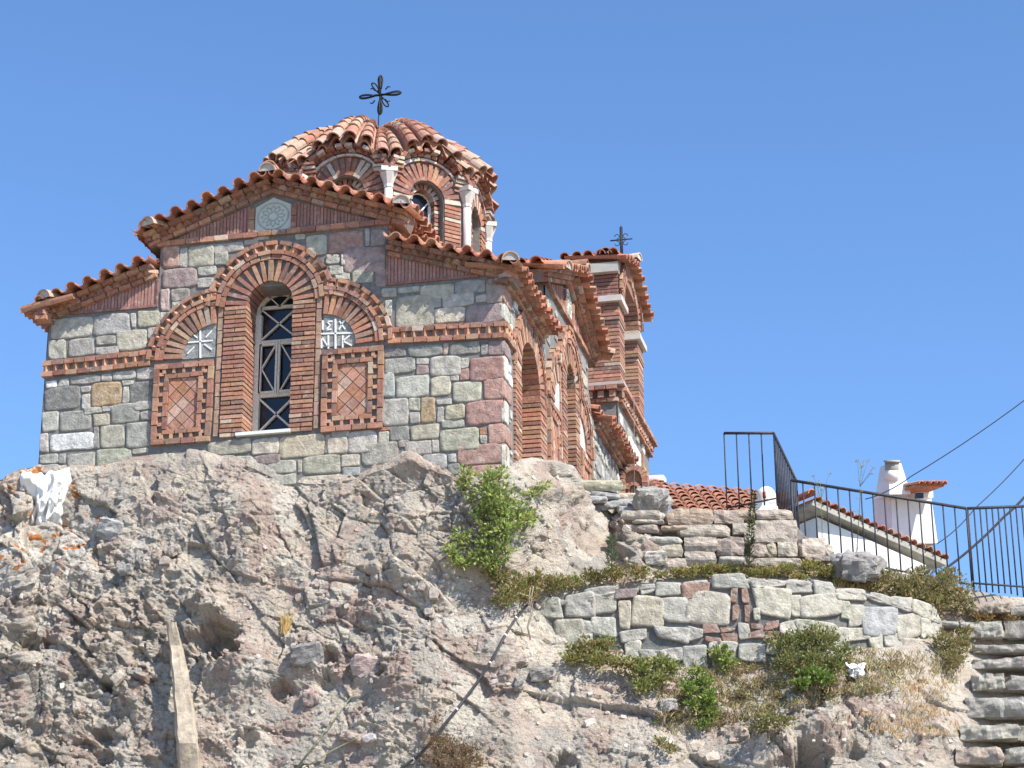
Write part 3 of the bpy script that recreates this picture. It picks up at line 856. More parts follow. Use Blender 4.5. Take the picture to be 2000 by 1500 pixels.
# underside
for ia in range(NA):
    p = V[(rows - 1) * NA + ia]; V.append(p - Vector((0, 0, .03)))
b1 = len(V) - NA
for ia in range(NA):
    p = V[(rows - 1) * NA + ia]; q = p + (DC - p) * .25; q.z = p.z + .05
    V.append(Vector((q.x, q.y, q.z)))
b2 = len(V) - NA
for ia in range(NA):
    k = (ia + 1) % NA
    Fc.append(((rows - 1) * NA + ia, b1 + ia, b1 + k, (rows - 1) * NA + k)); cols.append((.36, .17, .10))
    Fc.append((b1 + ia, b2 + ia, b2 + k, b1 + k)); cols.append((.25, .13, .09))
top = len(V); V.append(Vector((DC.x, DC.y, 7.34)))
for ia in range(NA):
    Fc.append((ia, (ia + 1) % NA, top)); cols.append((.4, .25, .18))
mb.add(V, Fc, cols)
NC = 10
for face in range(8):
    for q in range(6):
        loc = ((q - 2.5) / 6) * PI / 4
        ph = face * PI / 4 + loc
        c0_, c1_, c2_ = (tileold() for _ in range(3))
        for c in range(NC):
            ra = 1.0 - c / NC + U(-.012, .012); rb = max(.06, 1.0 - (c + 1.18) / NC)
            if ra < .12: continue
            A = dome_base(ph, ra); B = dome_base(ph, rb)
            e = 1e-2; sd = dome_base(ph + e, ra) - dome_base(ph - e, ra); up = sd.cross(B - A)
            if up.z < 0: up = -up
            up.normalize()
            wa = max(.03, min(.135, ra * 1.95 * (PI / 4) / 6 * .45)); wb = max(.025, min(.12, rb * 1.95 * (PI / 4) / 6 * .43))
            barrel(mb, A + up * .032, B + up * .004, up, wa, wb, .02, tileold(), seg=7)
mb.build("dome_roof", M_TILE, ch)

# ---- wrought iron cross on the dome
mb = MB(); ic = (.04, .045, .05); cc = Vector((DC.x + .04, DC.y, 8.02))
mb.tube([(cc.x - .03, cc.y, 7.3), (cc.x - .02, cc.y, 7.62), (cc.x, cc.y, 8.02), (cc.x + .005, cc.y, 8.36)], .011, ic)
def loop(dirv, side, r0, r1, wd):
    pts = []
    for i in range(15):
        q = i / 14; s = math.sin(PI * q)
        rr = r0 + (r1 - r0) * math.sin(PI / 2 * min(1, 2 * q if q < .5 else 2 - 2 * q))
        pts.append(cc + dirv * rr + side * (wd * (1 if q < .5 else -1) * math.sin(PI * (2 * q if q < .5 else 2 - 2 * q)) * .9 + (wd * .35 * (1 - 2 * q))))
    mb.tube(pts, .013, ic, n=5)
X, Y_, Z = Vector((1, 0, 0)), Vector((0, 1, 0)), Vector((0, 0, 1))
for d, s in ((X, Z), (-X, Z), (Y_, X), (-Y_, X), (Z, X), (-Z, X), (Z, Y_), (-Z, Y_), (X, Y_), (-X, Y_)):
    loop(d, s, .10, .36 if abs(d.y) < .5 else .44, .035)
    mb.tube([cc, cc + d * .14], .02, ic, n=6)
for sx, sz in ((-1, -1), (1, 1), (1, -1), (-1, 1)):
    mb.tube([cc + Vector((sx * .09, 0, sz * .09)), cc + Vector((sx * .13, 0, sz * .14)), cc + Vector((sx * .17, 0, sz * .13))], .012, ic, n=5)
mb.build("dome_cross", M_IRON, ch)

# ---- narthex block and belfry
mb = MB()
mb.box((CX, 10.6, 1.5), Vector((3.32, 0, 0)), Vector((0, 1.68, 0)), Vector((0, 0, 2.64)), (.3, .28, .26))
mb.build("narthex_wall", M_MORTAR, ch)
mb = MB()
for a, b, d in ((3.86, 3.92, .08), (4.06, 4.13, .17)):
    strip(mb, FS, line((4.47, a), (7.85, a)), 0, b - a, .2, .012, -.2, d)
strip(mb, FS, line((4.47, 3.93), (7.85, 3.93)), 0, .12, .17, .09, -.2, .12, rot=.5)
FB = Frame((-.45, 8.93, 0), (1, 0, 0), (0, -1, 0))
for a, b, d in ((3.86, 3.92, .08), (4.06, 4.13, .17)): strip(mb, FB, line((-2.8, a), (.47, a)), 0, b - a, .2, .012, -.2, d)
strip(mb, FB, line((-2.8, 3.93), (.47, 3.93)), 0, .12, .2, .1, -.2, .12)
mb.build("belfry_base_cornice", M_BRICK, ch)
bel = MB()
mb2 = MB()
mb2.box((-1.66, 10.55, 4.17), Vector((1.80, 0, 0)), Vector((0, 1.78, 0)), Vector((0, 0, .03)), (.42, .37, .34))
def pier(y0, y1):
    v = 4.24; k = 0
    while v < 5.86:
        pr = 0 if v < 5.5 else (.05 if v < 5.62 else .0)
        for x0, x1 in ([(-.92, -.5), (-.49, 0)] if k % 2 else [(-.92, -.66), (-.65, -.3), (-.29, 0)]):
            bel.box(((x0 + x1) / 2 + U(-.004, .004), (y0 + y1) / 2, v + .027), Vector(((x1 - x0) / 2 + pr * .3, 0, 0)), Vector((0, (y1 - y0) / 2 + pr + U(-.006, .006), 0)), Vector((0, 0, .027)), brick())
        v += .072; k += 1
    bel.box((-.46, (y0 + y1) / 2, 5.04), Vector((.44, 0, 0)), Vector((0, (y1 - y0) / 2 - .02, 0)), Vector((0, 0, .85)), (.3, .2, .15))
    mb2.box((-.46, (y0 + y1) / 2, 5.93), Vector((.53, 0, 0)), Vector((0, (y1 - y0) / 2 + .10, 0)), Vector((0, 0, .055)), (.50, .46, .43))
pier(9.25, 9.78); pier(11.28, 11.85)
FBX = Frame((0, 10.53, 0), (0, 1, 0), (1, 0, 0))
strip(bel, FBX, arc((0, 6.0), .90, PI, 0), -.15, .14, .11, .035, -.9, .03)
dentil(bel, FBX, arc((0, 6.0), 1.05, PI * .95, PI * .05), 0, .13, .06)
for y in (9.25, 11.28):
    v = 6.0
    while v < 6.62:
        bel.box((-.46, y + .2, v + .027), Vector((.46, 0, 0)), Vector((0, .2 + U(-.01, .01), 0)), Vector((0, 0, .027)), brick()); v += .07
for k in range(7):   # front face above the slab
    bel.box((-.46, 9.33, 6.03 + k * .07), Vector((.46, 0, 0)), Vector((0, .1 + U(-.01, .01), 0)), Vector((0, 0, .027)), vary((.22, .11, .085), .2))
poly_prism(bel, FBX, [(-1.28, 6.62), (1.3, 6.52), (1.3, 6.62), (0, 7.02), (-1.28, 6.74)], -.9, .0, (.27, .15, .11))
belo = bel.build("belfry", M_BRICK, ch)
mb2.box((-.46, 9.2, 6.52), Vector((.48, 0, 0)), Vector((0, .1, 0)), Vector((0, 0, .09)), (.42, .41, .37))
mb2.build("belfry_slab", M_MARBLE, belo)
mb = MB()
verge(mb, FBX, (-1.42, 6.74), (0, 7.12), 6, over=.22, back=.95)
verge(mb, FBX, (0, 7.12), (1.42, 6.60), 6, over=.22, back=.95)
slope(mb, (.05, 10.53, 7.14), (-1, 0, 0), (0, -1, -.27), 5, 4)
slope(mb, (.05, 10.53, 7.14), (-1, 0, 0), (0, 1, -.36), 5, 4)
barrel(mb, (.25, 10.3, 7.12), (-1, 10.53, 7.14), Vector((0, 0, 1)), .13, .12, .02, (.52, .42, .34), close=(.5, .46, .4))
barrel(mb, (-.2, 9.12, 6.80), (-.2, 9.6, 6.95), Vector((0, 0, 1)), .12, .11, .02, (.50, .38, .30))
mb.build("belfry_roof", M_TILE, belo)
mb = MB(); bc = Vector((-.10, 10.3, 7.55))
mb.tube([bc + Vector((0, 0, -.5)), bc + Vector((0, 0, .28))], .014, ic)
for s in (-.022, .022): mb.tube([bc + Vector((s, 0, -.45)), bc + Vector((s, 0, .26))], .009, ic)
mb.tube([bc - X * .21, bc + X * .21], .014, ic)
for sx in (-1, 1):
    for sz in (-1, 1):
        mb.tube([bc + Vector((sx * (.03 + .05 + .045 * math.cos(a)), 0, sz * (.07 + .045 * math.sin(a)))) for a in [i * .6 for i in range(9)]], .008, ic, n=5)
mb.build("belfry_cross", M_IRON, belo)
# marble slab, small brick shrine niche, rain cable on the rear side wall
mb = MB(); fbox(mb, FS, 5.42, 6.55, 3.0, 3.52, -.02, .05, (.78, .78, .76)); mb.build("marble_plaque", M_PAINT, ch)
mb = MB()
strip(mb, FS, line((5.3, 2.9), (6.7, 2.9)), 0, .07, .2, .012, -.02, .08)
strip(mb, FS, line((6.68, 3.0), (6.68, 3.6)), -.06, .06, .19, .012, -.02, .08)
mb.build("plaque_surround", M_BRICK, ch)
mb = MB()
strip(mb, Frame((.25, 8.9, 0), (1, 0, 0), (0, -1, 0)), arc((0, 2.42), .19, PI, 0), -.05, .06, .07, .01, -.1, .05)
strip(mb, Frame((.25, 8.9, 0), (1, 0, 0), (0, -1, 0)), arc((0, 2.22), .10, PI, 0), -.03, .03, .05, .01, -.05, .04)
for sg in (-1, 1):
    strip(mb, Frame((.25, 8.9, 0), (1, 0, 0), (0, -1, 0)), line((sg * .2, 2.0), (sg * .2, 2.42)), -.05, .05, .1, .01, -.1, .05)
mb.box((.25, 9.02, 2.2), Vector((.24, 0, 0)), Vector((0, .07, 0)), Vector((0, 0, .36)), (.4, .22, .15))
for k in range(4): mb.box((.16 + .055 * k, 8.93, 2.11), Vector((.012, 0, 0)), Vector((0, .02, 0)), Vector((0, 0, .12)), (.45, .27, .18))
mb.build("shrine_niche", M_BRICK, ch)
mb = MB(); mb.tube([at(1238, 770, 37.6), at(1238.5, 860, 37.2), at(1239, 965, 36.2)], .006, (.6, .5, .45), n=5); mb.build("conduit", M_MORTAR, ch)
# ------------------------------------------------------------------ rocky hill
# depth anchors (pixel row, distance) per column of the view, lofted to a sheet in the world
def tfac(x, y): return (onplane(x, y, 1, 0.0) - CAM).dot(FWD)
COLS = []
def colm(x, anchors, back): COLS.append((x, anchors, back))
cont = {-500: 1000, -200: 960, 0: 936, 40: 917, 78: 906, 150: 912, 200: 908, 250: 894, 300: 886, 350: 888, 400: 890, 490: 893, 520: 905, 590: 924,
        650: 926, 700: 914, 760: 894, 800: 884, 850: 903, 890: 917, 940: 916, 985: 912}
colm(-1700, [(1560, 28.6), (1580, 28.4)], 'crest')
colm(-1200, [(1290, 29.2), (1400, 28.6), (1500, 28.0)], 'crest')
colm(-800, [(1090, 29.6), (1300, 28.4), (1500, 27.4)], 'crest')
for x, yc in cont.items():
    t0 = tfac(x, yc) - (0.25 if x < 60 else 0.0)
    k = .0048 - .0012 * max(0, x) / 985
    A = [(yc, t0)]
    if x >= 60: A.append((yc + 6, t0 - .12))
    A.append((yc + 120, t0 - 126 * k * (1.15 if x < 700 else 1.0))); A.append((1500, t0 - (1500 - yc) * k))
    colm(x, A, 'wall' if x >= 60 else 'crest')
colm(1003, [(916, 28.7), (1000, 28.2), (1100, 27.85), (1200, 27.4), (1500, 26.2)], 'wall')
colm(1040, [(904, 29.0), (940, 28.75), (1100, 28.3), (1180, 27.95), (1500, 26.3)], 'wall')
colm(1080, [(902, 29.4), (950, 29.1), (1100, 28.4), (1175, 28.1), (1245, 27.8), (1500, 26.3)], 'wall')
colm(1120, [(912, 30.0), (960, 29.7), (1100, 28.6), (1160, 28.25), (1265, 27.75), (1500, 26.25)], 'wall')
colm(1140, [(945, 31.3), (1000, 30.3), (1100, 28.75), (1158, 28.3), (1275, 27.6), (1500, 26.2)], 'wall')
colm(1200, [(975, 32.4), (1010, 31.2), (1105, 28.8), (1150, 28.35), (1240, 27.95), (1288, 27.5), (1500, 26.2)], 'wall')
colm(1232, [(1004, 29.9), (1030, 29.15), (1060, 28.85), (1108, 28.6), (1145, 28.3), (1255, 27.9), (1305, 27.4), (1500, 26.2)], 'crest')
colm(1310, [(1004, 29.5), (1040, 29.15), (1062, 28.85), (1110, 28.6), (1134, 28.3), (1262, 27.85), (1312, 27.3), (1500, 26.15)], 'crest')
colm(1345, [(1004, 29.5), (1050, 29.2), (1080, 28.85), (1110, 28.6), (1134, 28.3), (1262, 27.85), (1316, 27.3), (1500, 26.15)], 'crest')
for x in (1400, 1500):
    colm(x, [(1004, 29.5), (1050, 29.2), (1110, 28.68), (1134, 28.3), (1262, 27.85), (1318, 27.3), (1500, 26.15)], 'crest')
colm(1560, [(1040, 29.4), (1075, 29.1), (1110, 28.7), (1140, 28.35), (1245, 27.9), (1290, 27.35), (1500, 26.1)], 'crest')
colm(1620, [(1092, 29.2), (1112, 28.8), (1148, 28.45), (1245, 27.95), (1290, 27.4), (1500, 26.05)], 'crest')
colm(1700, [(1108, 29.1), (1168, 28.55), (1245, 28.0), (1290, 27.5), (1330, 27.25), (1500, 26.0)], 'crest')
colm(1800, [(1128, 29.1), (1195, 28.65), (1265, 27.9), (1310, 27.55), (1500, 26.1)], 'crest')
colm(1860, [(1145, 29.1), (1220, 28.7), (1300, 28.0), (1500, 26.6)], 'crest')
colm(1960, [(1165, 29.2), (1240, 28.8), (1500, 26.9)], 'crest')
colm(2300, [(1190, 29.4), (1500, 27.0)], 'crest')
colm(2800, [(1230, 29.6), (1500, 27.0)], 'crest')
NROW = 40
def colpts(x, A, back):
    ys = [a[0] for a in A]; ts = [a[1] for a in A]
    P = []; yb_ = 1500 if ys[0] < 1500 else ys[0] + 150
    for i in range(NROW):
        y = ys[0] + (yb_ - ys[0]) * i / (NROW - 1)
        P.append(at(x, y, float(np.interp(y, ys, ts))))
    d = (P[-1] - P[-8]) / 7 * 1.0
    ext = [P[-1] + d * 3 * (k + 1) + Vector((0, -.12 * (k + 1), 0)) for k in range(8)]
    ext = [Vector((e.x, e.y, max(e.z, -9.2))) for e in ext]
    # below the frame run out to the path under the camera
    last = ext[-1]; ext += [Vector((last.x, last.y - 3, -9.6)), Vector((last.x, last.y - 8, -10.3))]
    p0 = P[0]
    if back == 'wall':
        top = [p0 + Vector((-.1 if x > 990 else 0, .9 if x < 990 else .3, -.25)), p0 + Vector((-.4 if x > 990 else 0, .5, -.05))]
        if x > 990: top = [p0 + Vector((-2.2, 1.6, -.35)), p0 + Vector((-.5, .35, -.03))]
    else:
        top = [p0 + Vector((0, 3.5, -1.6)), p0 + Vector((0, .6, -.06))]
    return top + P + ext
G = np.array([[tuple(p) for p in colpts(*c)] for c in COLS])          # columns x rows x 3
xs = np.array([c[0] for c in COLS], float)
NX, MR = 900, 8
fx = np.concatenate([np.linspace(-1700, -20, 110), np.linspace(-15, 2015, NX), np.linspace(2030, 2800, 30)])
Gx = np.stack([[np.interp(fx, xs, G[:, r, k]) for k in range(3)] for r in range(G.shape[1])])   # rows,3,cols
ctl = np.concatenate([np.linspace(0, 2, 10)[:-1], np.linspace(2, 2 + NROW - 1, 460)[:-1], np.linspace(1 + NROW, G.shape[1] - 1, 120)])
r0 = np.clip(np.floor(ctl).astype(int), 0, G.shape[1] - 2); fr = ctl - r0
S = Gx[r0] * (1 - fr)[:, None, None] + Gx[r0 + 1] * fr[:, None, None]
S = np.transpose(S, (0, 2, 1))                                       # rows, cols, 3
def smooth(A, n):
    for _ in range(n):
        B = A.copy(); B[:, 1:-1] = (A[:, :-2] + 2 * A[:, 1:-1] + A[:, 2:]) / 4; A = B
    return A
S[14:] = smooth(S, 14)[14:]
BASE = S.copy()
dv_ = np.gradient(S, axis=0); du_ = np.gradient(S, axis=1)
Nn = np.cross(du_, dv_); Nn /= (np.linalg.norm(Nn, axis=2, keepdims=True) + 1e-9)
if Nn[200, 300].dot(np.array(FWD)) > 0: Nn = -Nn
Mc = np.array([RIGHT, UP, FWD])
def project(A):
    d = (A - np.array(CAM)) @ Mc.T
    return 1000 + FPX * d[..., 0] / d[..., 2], 750 - FPX * d[..., 1] / d[..., 2], d[..., 2]
PXg, PYg, PTg = project(BASE)
def T(px, py):
    """distance of the hill surface seen at a pixel (before fine relief)"""
    k = (PXg - px) ** 2 + (PYg - py) ** 2
    k[:9] = 1e9
    return float(PTg.ravel()[np.argmin(k)])
def sm(x, a, b):
    t = np.clip((x - a) / (b - a), 0, 1); return t * t * (3 - 2 * t)
# relief is quiet where the terrace, the stair and the walls stand on it
quiet = sm(PXg, 1010, 1110) * (1 - .9 * sm(PYg, 1300, 1380)) * sm(PYg, 1060, 1130)
quiet = np.maximum(quiet, sm(PXg, 1215, 1240) * (1 - .9 * sm(PYg, 1315, 1380))) * (1 - .7 * sm(PXg, 1180, 1220) * (1 - sm(PXg, 1330, 1360)) * sm(PYg, 1035, 1050) * (1 - sm(PYg, 1105, 1115)))
quiet = np.maximum(quiet, sm(PXg, 1790, 1850) * .75)
contact = np.ones(S.shape[:2]); rr = np.arange(S.shape[0])
contact *= sm(rr, 8, 30)[:, None] * .8 + .2
AMP = contact * (1 - .86 * quiet)
# larger features: px, py, radius px, height (m, + towards the viewer)
FEAT = [(432, 1248, 36, -.55), (398, 1268, 26, -.30), (410, 1188, 42, .24), (480, 1300, 60, .12), (560, 1090, 120, .12), (120, 1300, 110, .14), (50, 1265, 26, -.34), (100, 1180, 40, .10), (214, 1345, 13, -.34), (240, 1210, 60, .15),
        (620, 1290, 70, .14), (545, 1345, 24, -.18), (640, 1285, 22, -.25), (635, 1330, 20, -.2), (755, 1325, 14, -.16), (820, 1330, 90, .16), (760, 1440, 60, .12), (480, 1440, 22, -.2), (60, 1420, 22, -.16), (205, 1440, 20, -.2),
        (1090, 1350, 90, .10), (1200, 1400, 110, .10), (800, 900, 26, .05), (1040, 930, 60, .12), (1095, 960, 40, .14), (1180, 1010, 50, .10), (380, 895, 40, .10), (150, 960, 60, .10),
        (470, 960, 80, .10), (900, 990, 70, -.08), (1100, 1490, 24, -.25), (310, 1120, 60, .12), (200, 1085, 24, -.16), (185, 1475, 22, -.2), (960, 1290, 60, -.08), (660, 1180, 120, .08),
        (1500, 1440, 55, .26), (1640, 1385, 80, .22), (1580, 1490, 36, -.45), (1730, 1345, 70, .16), (1600, 1435, 50, .2), (1660, 1470, 24, -.3), (1780, 1420, 70, .10)]
disp = np.zeros(S.shape[:2])
WX = np.array([[noise.noise(Vector((PXg[i, j] * .035, PYg[i, j] * .035, 2))) + .6 * noise.cell(Vector((PXg[i, j] * .05 + PYg[i, j] * .02, PYg[i, j] * .05, 0))) for j in range(0, PXg.shape[1], 3)] for i in range(0, PXg.shape[0], 3)])
WX = np.repeat(np.repeat(WX, 3, 0), 3, 1)[:PXg.shape[0], :PXg.shape[1]]
for (px, py, r, h) in FEAT:
    d2 = (((PXg - px) + .45 * r * WX) ** 2 + ((PYg - py) * 1.25 + .5 * r * WX) ** 2) / (r * r)
    if h < -.15: d2 = d2 ** 2
    disp += h * np.exp(-d2 * 1.2)
# strata run down to the right across the outcrop
R_, C_ = S.shape[:2]
S0 = S.copy(); flat = S.reshape(-1, 3); amp = AMP.ravel(); nz = np.zeros(len(flat))
ltm = (1 - sm(PXg, 250, 620)).ravel() * sm(PYg, 1080, 1200).ravel()      # broken ground lower left
V3 = Vector
def facet(p):
    d, c = noise.voronoi(p)
    h = noise.cell_vector(c[0] * 17.3 + V3((.5, .5, .5)))
    q = p - c[0]
    return (q.x * (h.x - .5) + q.y * (h.y - .5) + q.z * (h.z - .5)) * 2.0 + (h.x + h.y - 1.0) * .30, d[1] - d[0]
for i in range(len(flat)):
    if amp[i] < .02: continue
    x, y, z = flat[i]
    wv = .15 * noise.noise(V3((x * .4, y * .4, z * .4 + 3)))
    u = x * .88 - z * .47; v = x * .47 + z * .88 + wv                       # along and across the beds, which dip to the right
    a = 0.19 * noise.fractal(V3((x * .55 + 3, y * .55, z * .7)), 1.0, 2.1, 3)
    wq = noise.noise(V3((x * 1.3, y * 1.3, z * 1.3 + 7))) * .14
    f1, e1 = facet(V3((u * .75 + wq, y * .9, v * 1.5 + wq)))
    f2, e2 = facet(V3((u * 2.1 + wq * 2, y * 2.4, v * 3.0)))
    f3, e3 = facet(V3((u * 6.0 + wq * 3, y * 6, v * 7.0)))
    f4, e4 = facet(V3((x * 16, y * 16, z * 19)))
    e = noise.fractal(V3((x * 9, y * 9, z * 10)), .7, 2.2, 4)
    f = noise.noise(V3((x * .8 + 9, y * .8, z * .8)))
    k = .5 + .5 * max(-.8, min(1, f * 2.4)); L = ltm[i]
    pit = max(0.0, noise.noise(V3((x * 3.1, y * 3.1, z * 4 + 40))) - .28) * (.4 + k)
    nz[i] = a + .115 * f1 + (.080 + .05 * L) * f2 * (.3 + k) + (.037 + .03 * L) * f3 * (.25 + k) + (.013 + .014 * L) * f4 + (.006 + .008 * L) * e \
        - (.03 * max(0, 1 - e1 / .03) * k + .022 * max(0, 1 - e2 / .05) * k) - .05 * pit
disp = disp + (nz * amp).reshape(R_, C_)
S = S + Nn * disp[..., None]
me = bpy.data.meshes.new("rocky_hill")
idx = np.arange(R_ * C_).reshape(R_, C_)
q = np.stack([idx[:-1, :-1], idx[1:, :-1], idx[1:, 1:], idx[:-1, 1:]], -1).reshape(-1, 4)
n_ = np.cross(S[201, 300] - S[200, 300], S[201, 301] - S[200, 300])
if n_.dot(np.array(FWD)) > 0: q = q[:, ::-1]
me.vertices.add(R_ * C_); me.vertices.foreach_set("co", S.reshape(-1).astype(np.float32))
me.loops.add(q.size); me.loops.foreach_set("vertex_index", q.ravel().astype(np.int32))
me.polygons.add(len(q)); me.polygons.foreach_set("loop_start", np.arange(0, q.size, 4, dtype=np.int32))
me.polygons.foreach_set("loop_total", np.full(len(q), 4, dtype=np.int32))
me.update(calc_edges=True); me.validate()
hill = bpy.data.objects.new("rocky_hill", me); COL.objects.link(hill)
tag(hill, "bare pinkish grey rock outcrop that carries the chapel", "rock", kind="structure")
# surface lookup after relief
PX2, PY2, PT2 = project(S)
def hit(px, py):
    k = (PX2 - px) ** 2 + (PY2 - py) ** 2; k[:9] = 1e9
    m = np.where(k.ravel() < max(9.0, k.min() * 2))[0]
    j = m[np.argmin(PT2.ravel()[m])]
    return Vector(S.reshape(-1, 3)[j]), float(PT2.ravel()[j])

def rock_material():
    m = bpy.data.materials.new("rock"); m.use_nodes = True
    N = m.node_tree.nodes; L = m.node_tree.links; b = N["Principled BSDF"]; b.inputs["Roughness"].default_value = .95; b.inputs["Specular IOR Level"].default_value = .15
    g = N.new("ShaderNodeNewGeometry")
    def nz(scale, det=6, rough=.6, dist=0.0, vec=None):
        n = N.new("ShaderNodeTexNoise"); n.inputs["Scale"].default_value = scale; n.inputs["Detail"].default_value = det
        n.inputs["Roughness"].default_value = rough; n.inputs["Distortion"].default_value = dist
        L.new(vec or g.outputs["Position"], n.inputs["Vector"]); return n.outputs["Fac"]
    def rng(s, a, bb, lo=0.0, hi=1.0):
        r = N.new("ShaderNodeMapRange"); r.inputs[1].default_value = a; r.inputs[2].default_value = bb; r.inputs[3].default_value = lo; r.inputs[4].default_value = hi
        L.new(s, r.inputs[0]); return r.outputs[0]
    def mix(f, c1, c2):
        x = N.new("ShaderNodeMix"); x.data_type = 'RGBA'
        L.new(f, x.inputs[0])
        for s, c in ((6, c1), (7, c2)):
            if isinstance(c, tuple): x.inputs[s].default_value = (*c, 1)
            else: L.new(c, x.inputs[s])
        return x.outputs[2]
    def mul(a, c):
        x = N.new("ShaderNodeMath"); x.operation = 'MULTIPLY'; L.new(a, x.inputs[0]); L.new(c, x.inputs[1]); return x.outputs[0]
    c = mix(rng(nz(.9, 7, .62), .38, .62), (.515, .44, .352), (.63, .555, .46))
    c = mix(rng(nz(1.7, 6, .6, .6), .52, .70), c, (.52, .40, .325))            # pinkish tuff
    c = mix(rng(nz(.75, 8, .66), .54, .68), c, (.43, .39, .33))               # grey
    vc = N.new("ShaderNodeTexVoronoi"); vc.inputs["Scale"].default_value = 2.6; vc.feature = 'F1'
    wv = N.new("ShaderNodeTexNoise"); wv.inputs["Scale"].default_value = 3.0; wv.inputs["Detail"].default_value = 5
    L.new(g.outputs["Position"], wv.inputs["Vector"])
    va = N.new("ShaderNodeVectorMath"); va.operation = 'MULTIPLY_ADD'; va.inputs[1].default_value = (.9, .9, .9)
    L.new(wv.outputs["Color"], va.inputs[0]); L.new(g.outputs["Position"], va.inputs[2]); L.new(va.outputs[0], vc.inputs["Vector"])
    sc3 = N.new("ShaderNodeSeparateColor"); L.new(vc.outputs["Color"], sc3.inputs[0])
    c = mix(rng(sc3.outputs[0], .5, .75, 0, .85), c, (.415, .385, .34))
    c = mix(rng(sc3.outputs[1], .6, .85, 0, .85), c, (.45, .34, .285))
    c = mix(rng(sc3.outputs[2], .7, .9, 0, .85), c, (.61, .56, .48))
    c = mix(rng(nz(2.6, 9, .7, .4), .60, .70), c, (.68, .625, .54))             # pale crusts
    c = mix(rng(nz(5.5, 9, .72), .57, .68), c, (.24, .205, .175))               # dark lichen specks
    c = mix(rng(nz(26, 7, .75), .56, .66), c, (.17, .15, .135))
    c = mix(rng(nz(23, 7, .75), .58, .68), c, (.66, .62, .56))
    def blob(cx, cz, r):
        v = N.new("ShaderNodeVectorMath"); v.operation = 'DISTANCE'; L.new(wp, v.inputs[0]); v.inputs[1].default_value = (cx, 0, cz)
        return rng(v.outputs["Value"], r, r * .5, 0, 1)
    fl = N.new("ShaderNodeVectorMath"); fl.operation = 'MULTIPLY'; fl.inputs[1].default_value = (1, 0, 1); L.new(g.outputs["Position"], fl.inputs[0]); wp = fl.outputs[0]
    for (qx, qy, r) in ((840, 1165, .75), (905, 1185, .5), (1030, 1255, .7), (1100, 1340, .5), (300, 1060, .8)):
        p_, t_ = hit(qx, qy)
        c = mix(mul(blob(p_.x, p_.z, r), rng(nz(7, 7, .7, .3), .47, .58, 0, .8)), c, (.66, .61, .53))
    # lower left is darker, crusted ground; white and orange lichen above it
    sx = N.new("ShaderNodeSeparateXYZ"); L.new(g.outputs["Position"], sx.inputs[0])
    left = rng(sx.outputs["X"], -5.2, -3.6, 1, 0)
    low = rng(sx.outputs["Z"], -1.4, -.8, 1, 0)
    c = mix(mul(mul(left, low), rng(nz(4.5, 8, .7), .46, .60, 0, .6)), c, (.23, .205, .18))
    far = rng(sx.outputs["X"], -5.9, -5.0, 1, 0)
    band = mul(rng(sx.outputs["Z"], -1.75, -1.3, 0, 1), rng(sx.outputs["Z"], -.75, -.25, 1, 0))
    zone = mul(far, band)
    c = mix(mul(zone, rng(nz(6, 7, .65), .48, .56)), c, (.66, .63, .56))
    zone2 = mul(rng(sx.outputs["X"], -5.7, -5.2, 1, 0), rng(sx.outputs["Z"], -1.5, -1.2, 0, 1))
    c = mix(mul(zone2, rng(nz(6.5, 4, .5, .3), .615, .65)), c, (.50, .19, .055))
    L.new(c, b.inputs["Base Color"])
    h = N.new("ShaderNodeMath"); h.operation = 'ADD'; L.new(nz(35, 8, .72), h.inputs[0]); L.new(nz(9, 8, .7), h.inputs[1])
    bp = N.new("ShaderNodeBump"); bp.inputs["Strength"].default_value = 1.0; bp.inputs["Distance"].default_value = .05
    L.new(h.outputs[0], bp.inputs["Height"]); L.new(bp.outputs[0], b.inputs["Normal"])
    return m
M_ROCK = rock_material()
me.materials.append(M_ROCK)
# wide ground below and the village plateau behind
mb = MB(); mb.add([(-3000, -3000, -10.35), (3000, -3000, -10.35), (3000, 3000, -10.35), (-3000, 3000, -10.35)], [(0, 1, 2, 3)], (.3, .27, .2))
M_EARTH = mat("dry_earth", (.30, .26, .19), amt=.35, scale=.8, bump=.4, bscale=6)
g_ = mb.build("ground", M_EARTH, None, base=Vector((0, 0, -10.35))); tag(g_, "dry earth ground below the hill", "ground", kind="structure")
mb = MB(); pts = []
for i in range(25):
    for j in range(17):
        x = -30 + 80 * i / 24; y = 4.0 + 60 * j / 16
        z = -2.6 + .4 * noise.noise(Vector((x * .2, y * .2, 0))) - max(0, (abs(x - 8) - 22)) * .45 - max(0, y - 36) * .35
        if -6.9 < x < .2 and y < 13: z = min(z, -.5)
        pts.append((x, y, z))
mb.add(pts, [(i * 17 + j, (i + 1) * 17 + j, (i + 1) * 17 + j + 1, i * 17 + j + 1) for i in range(24) for j in range(16)], (.3, .27, .2))
hb = mb.build("hilltop", M_EARTH, None, base=Vector((8, 30, -1))); tag(hb, "dry ground of the hilltop behind the chapel", "ground", kind="structure")

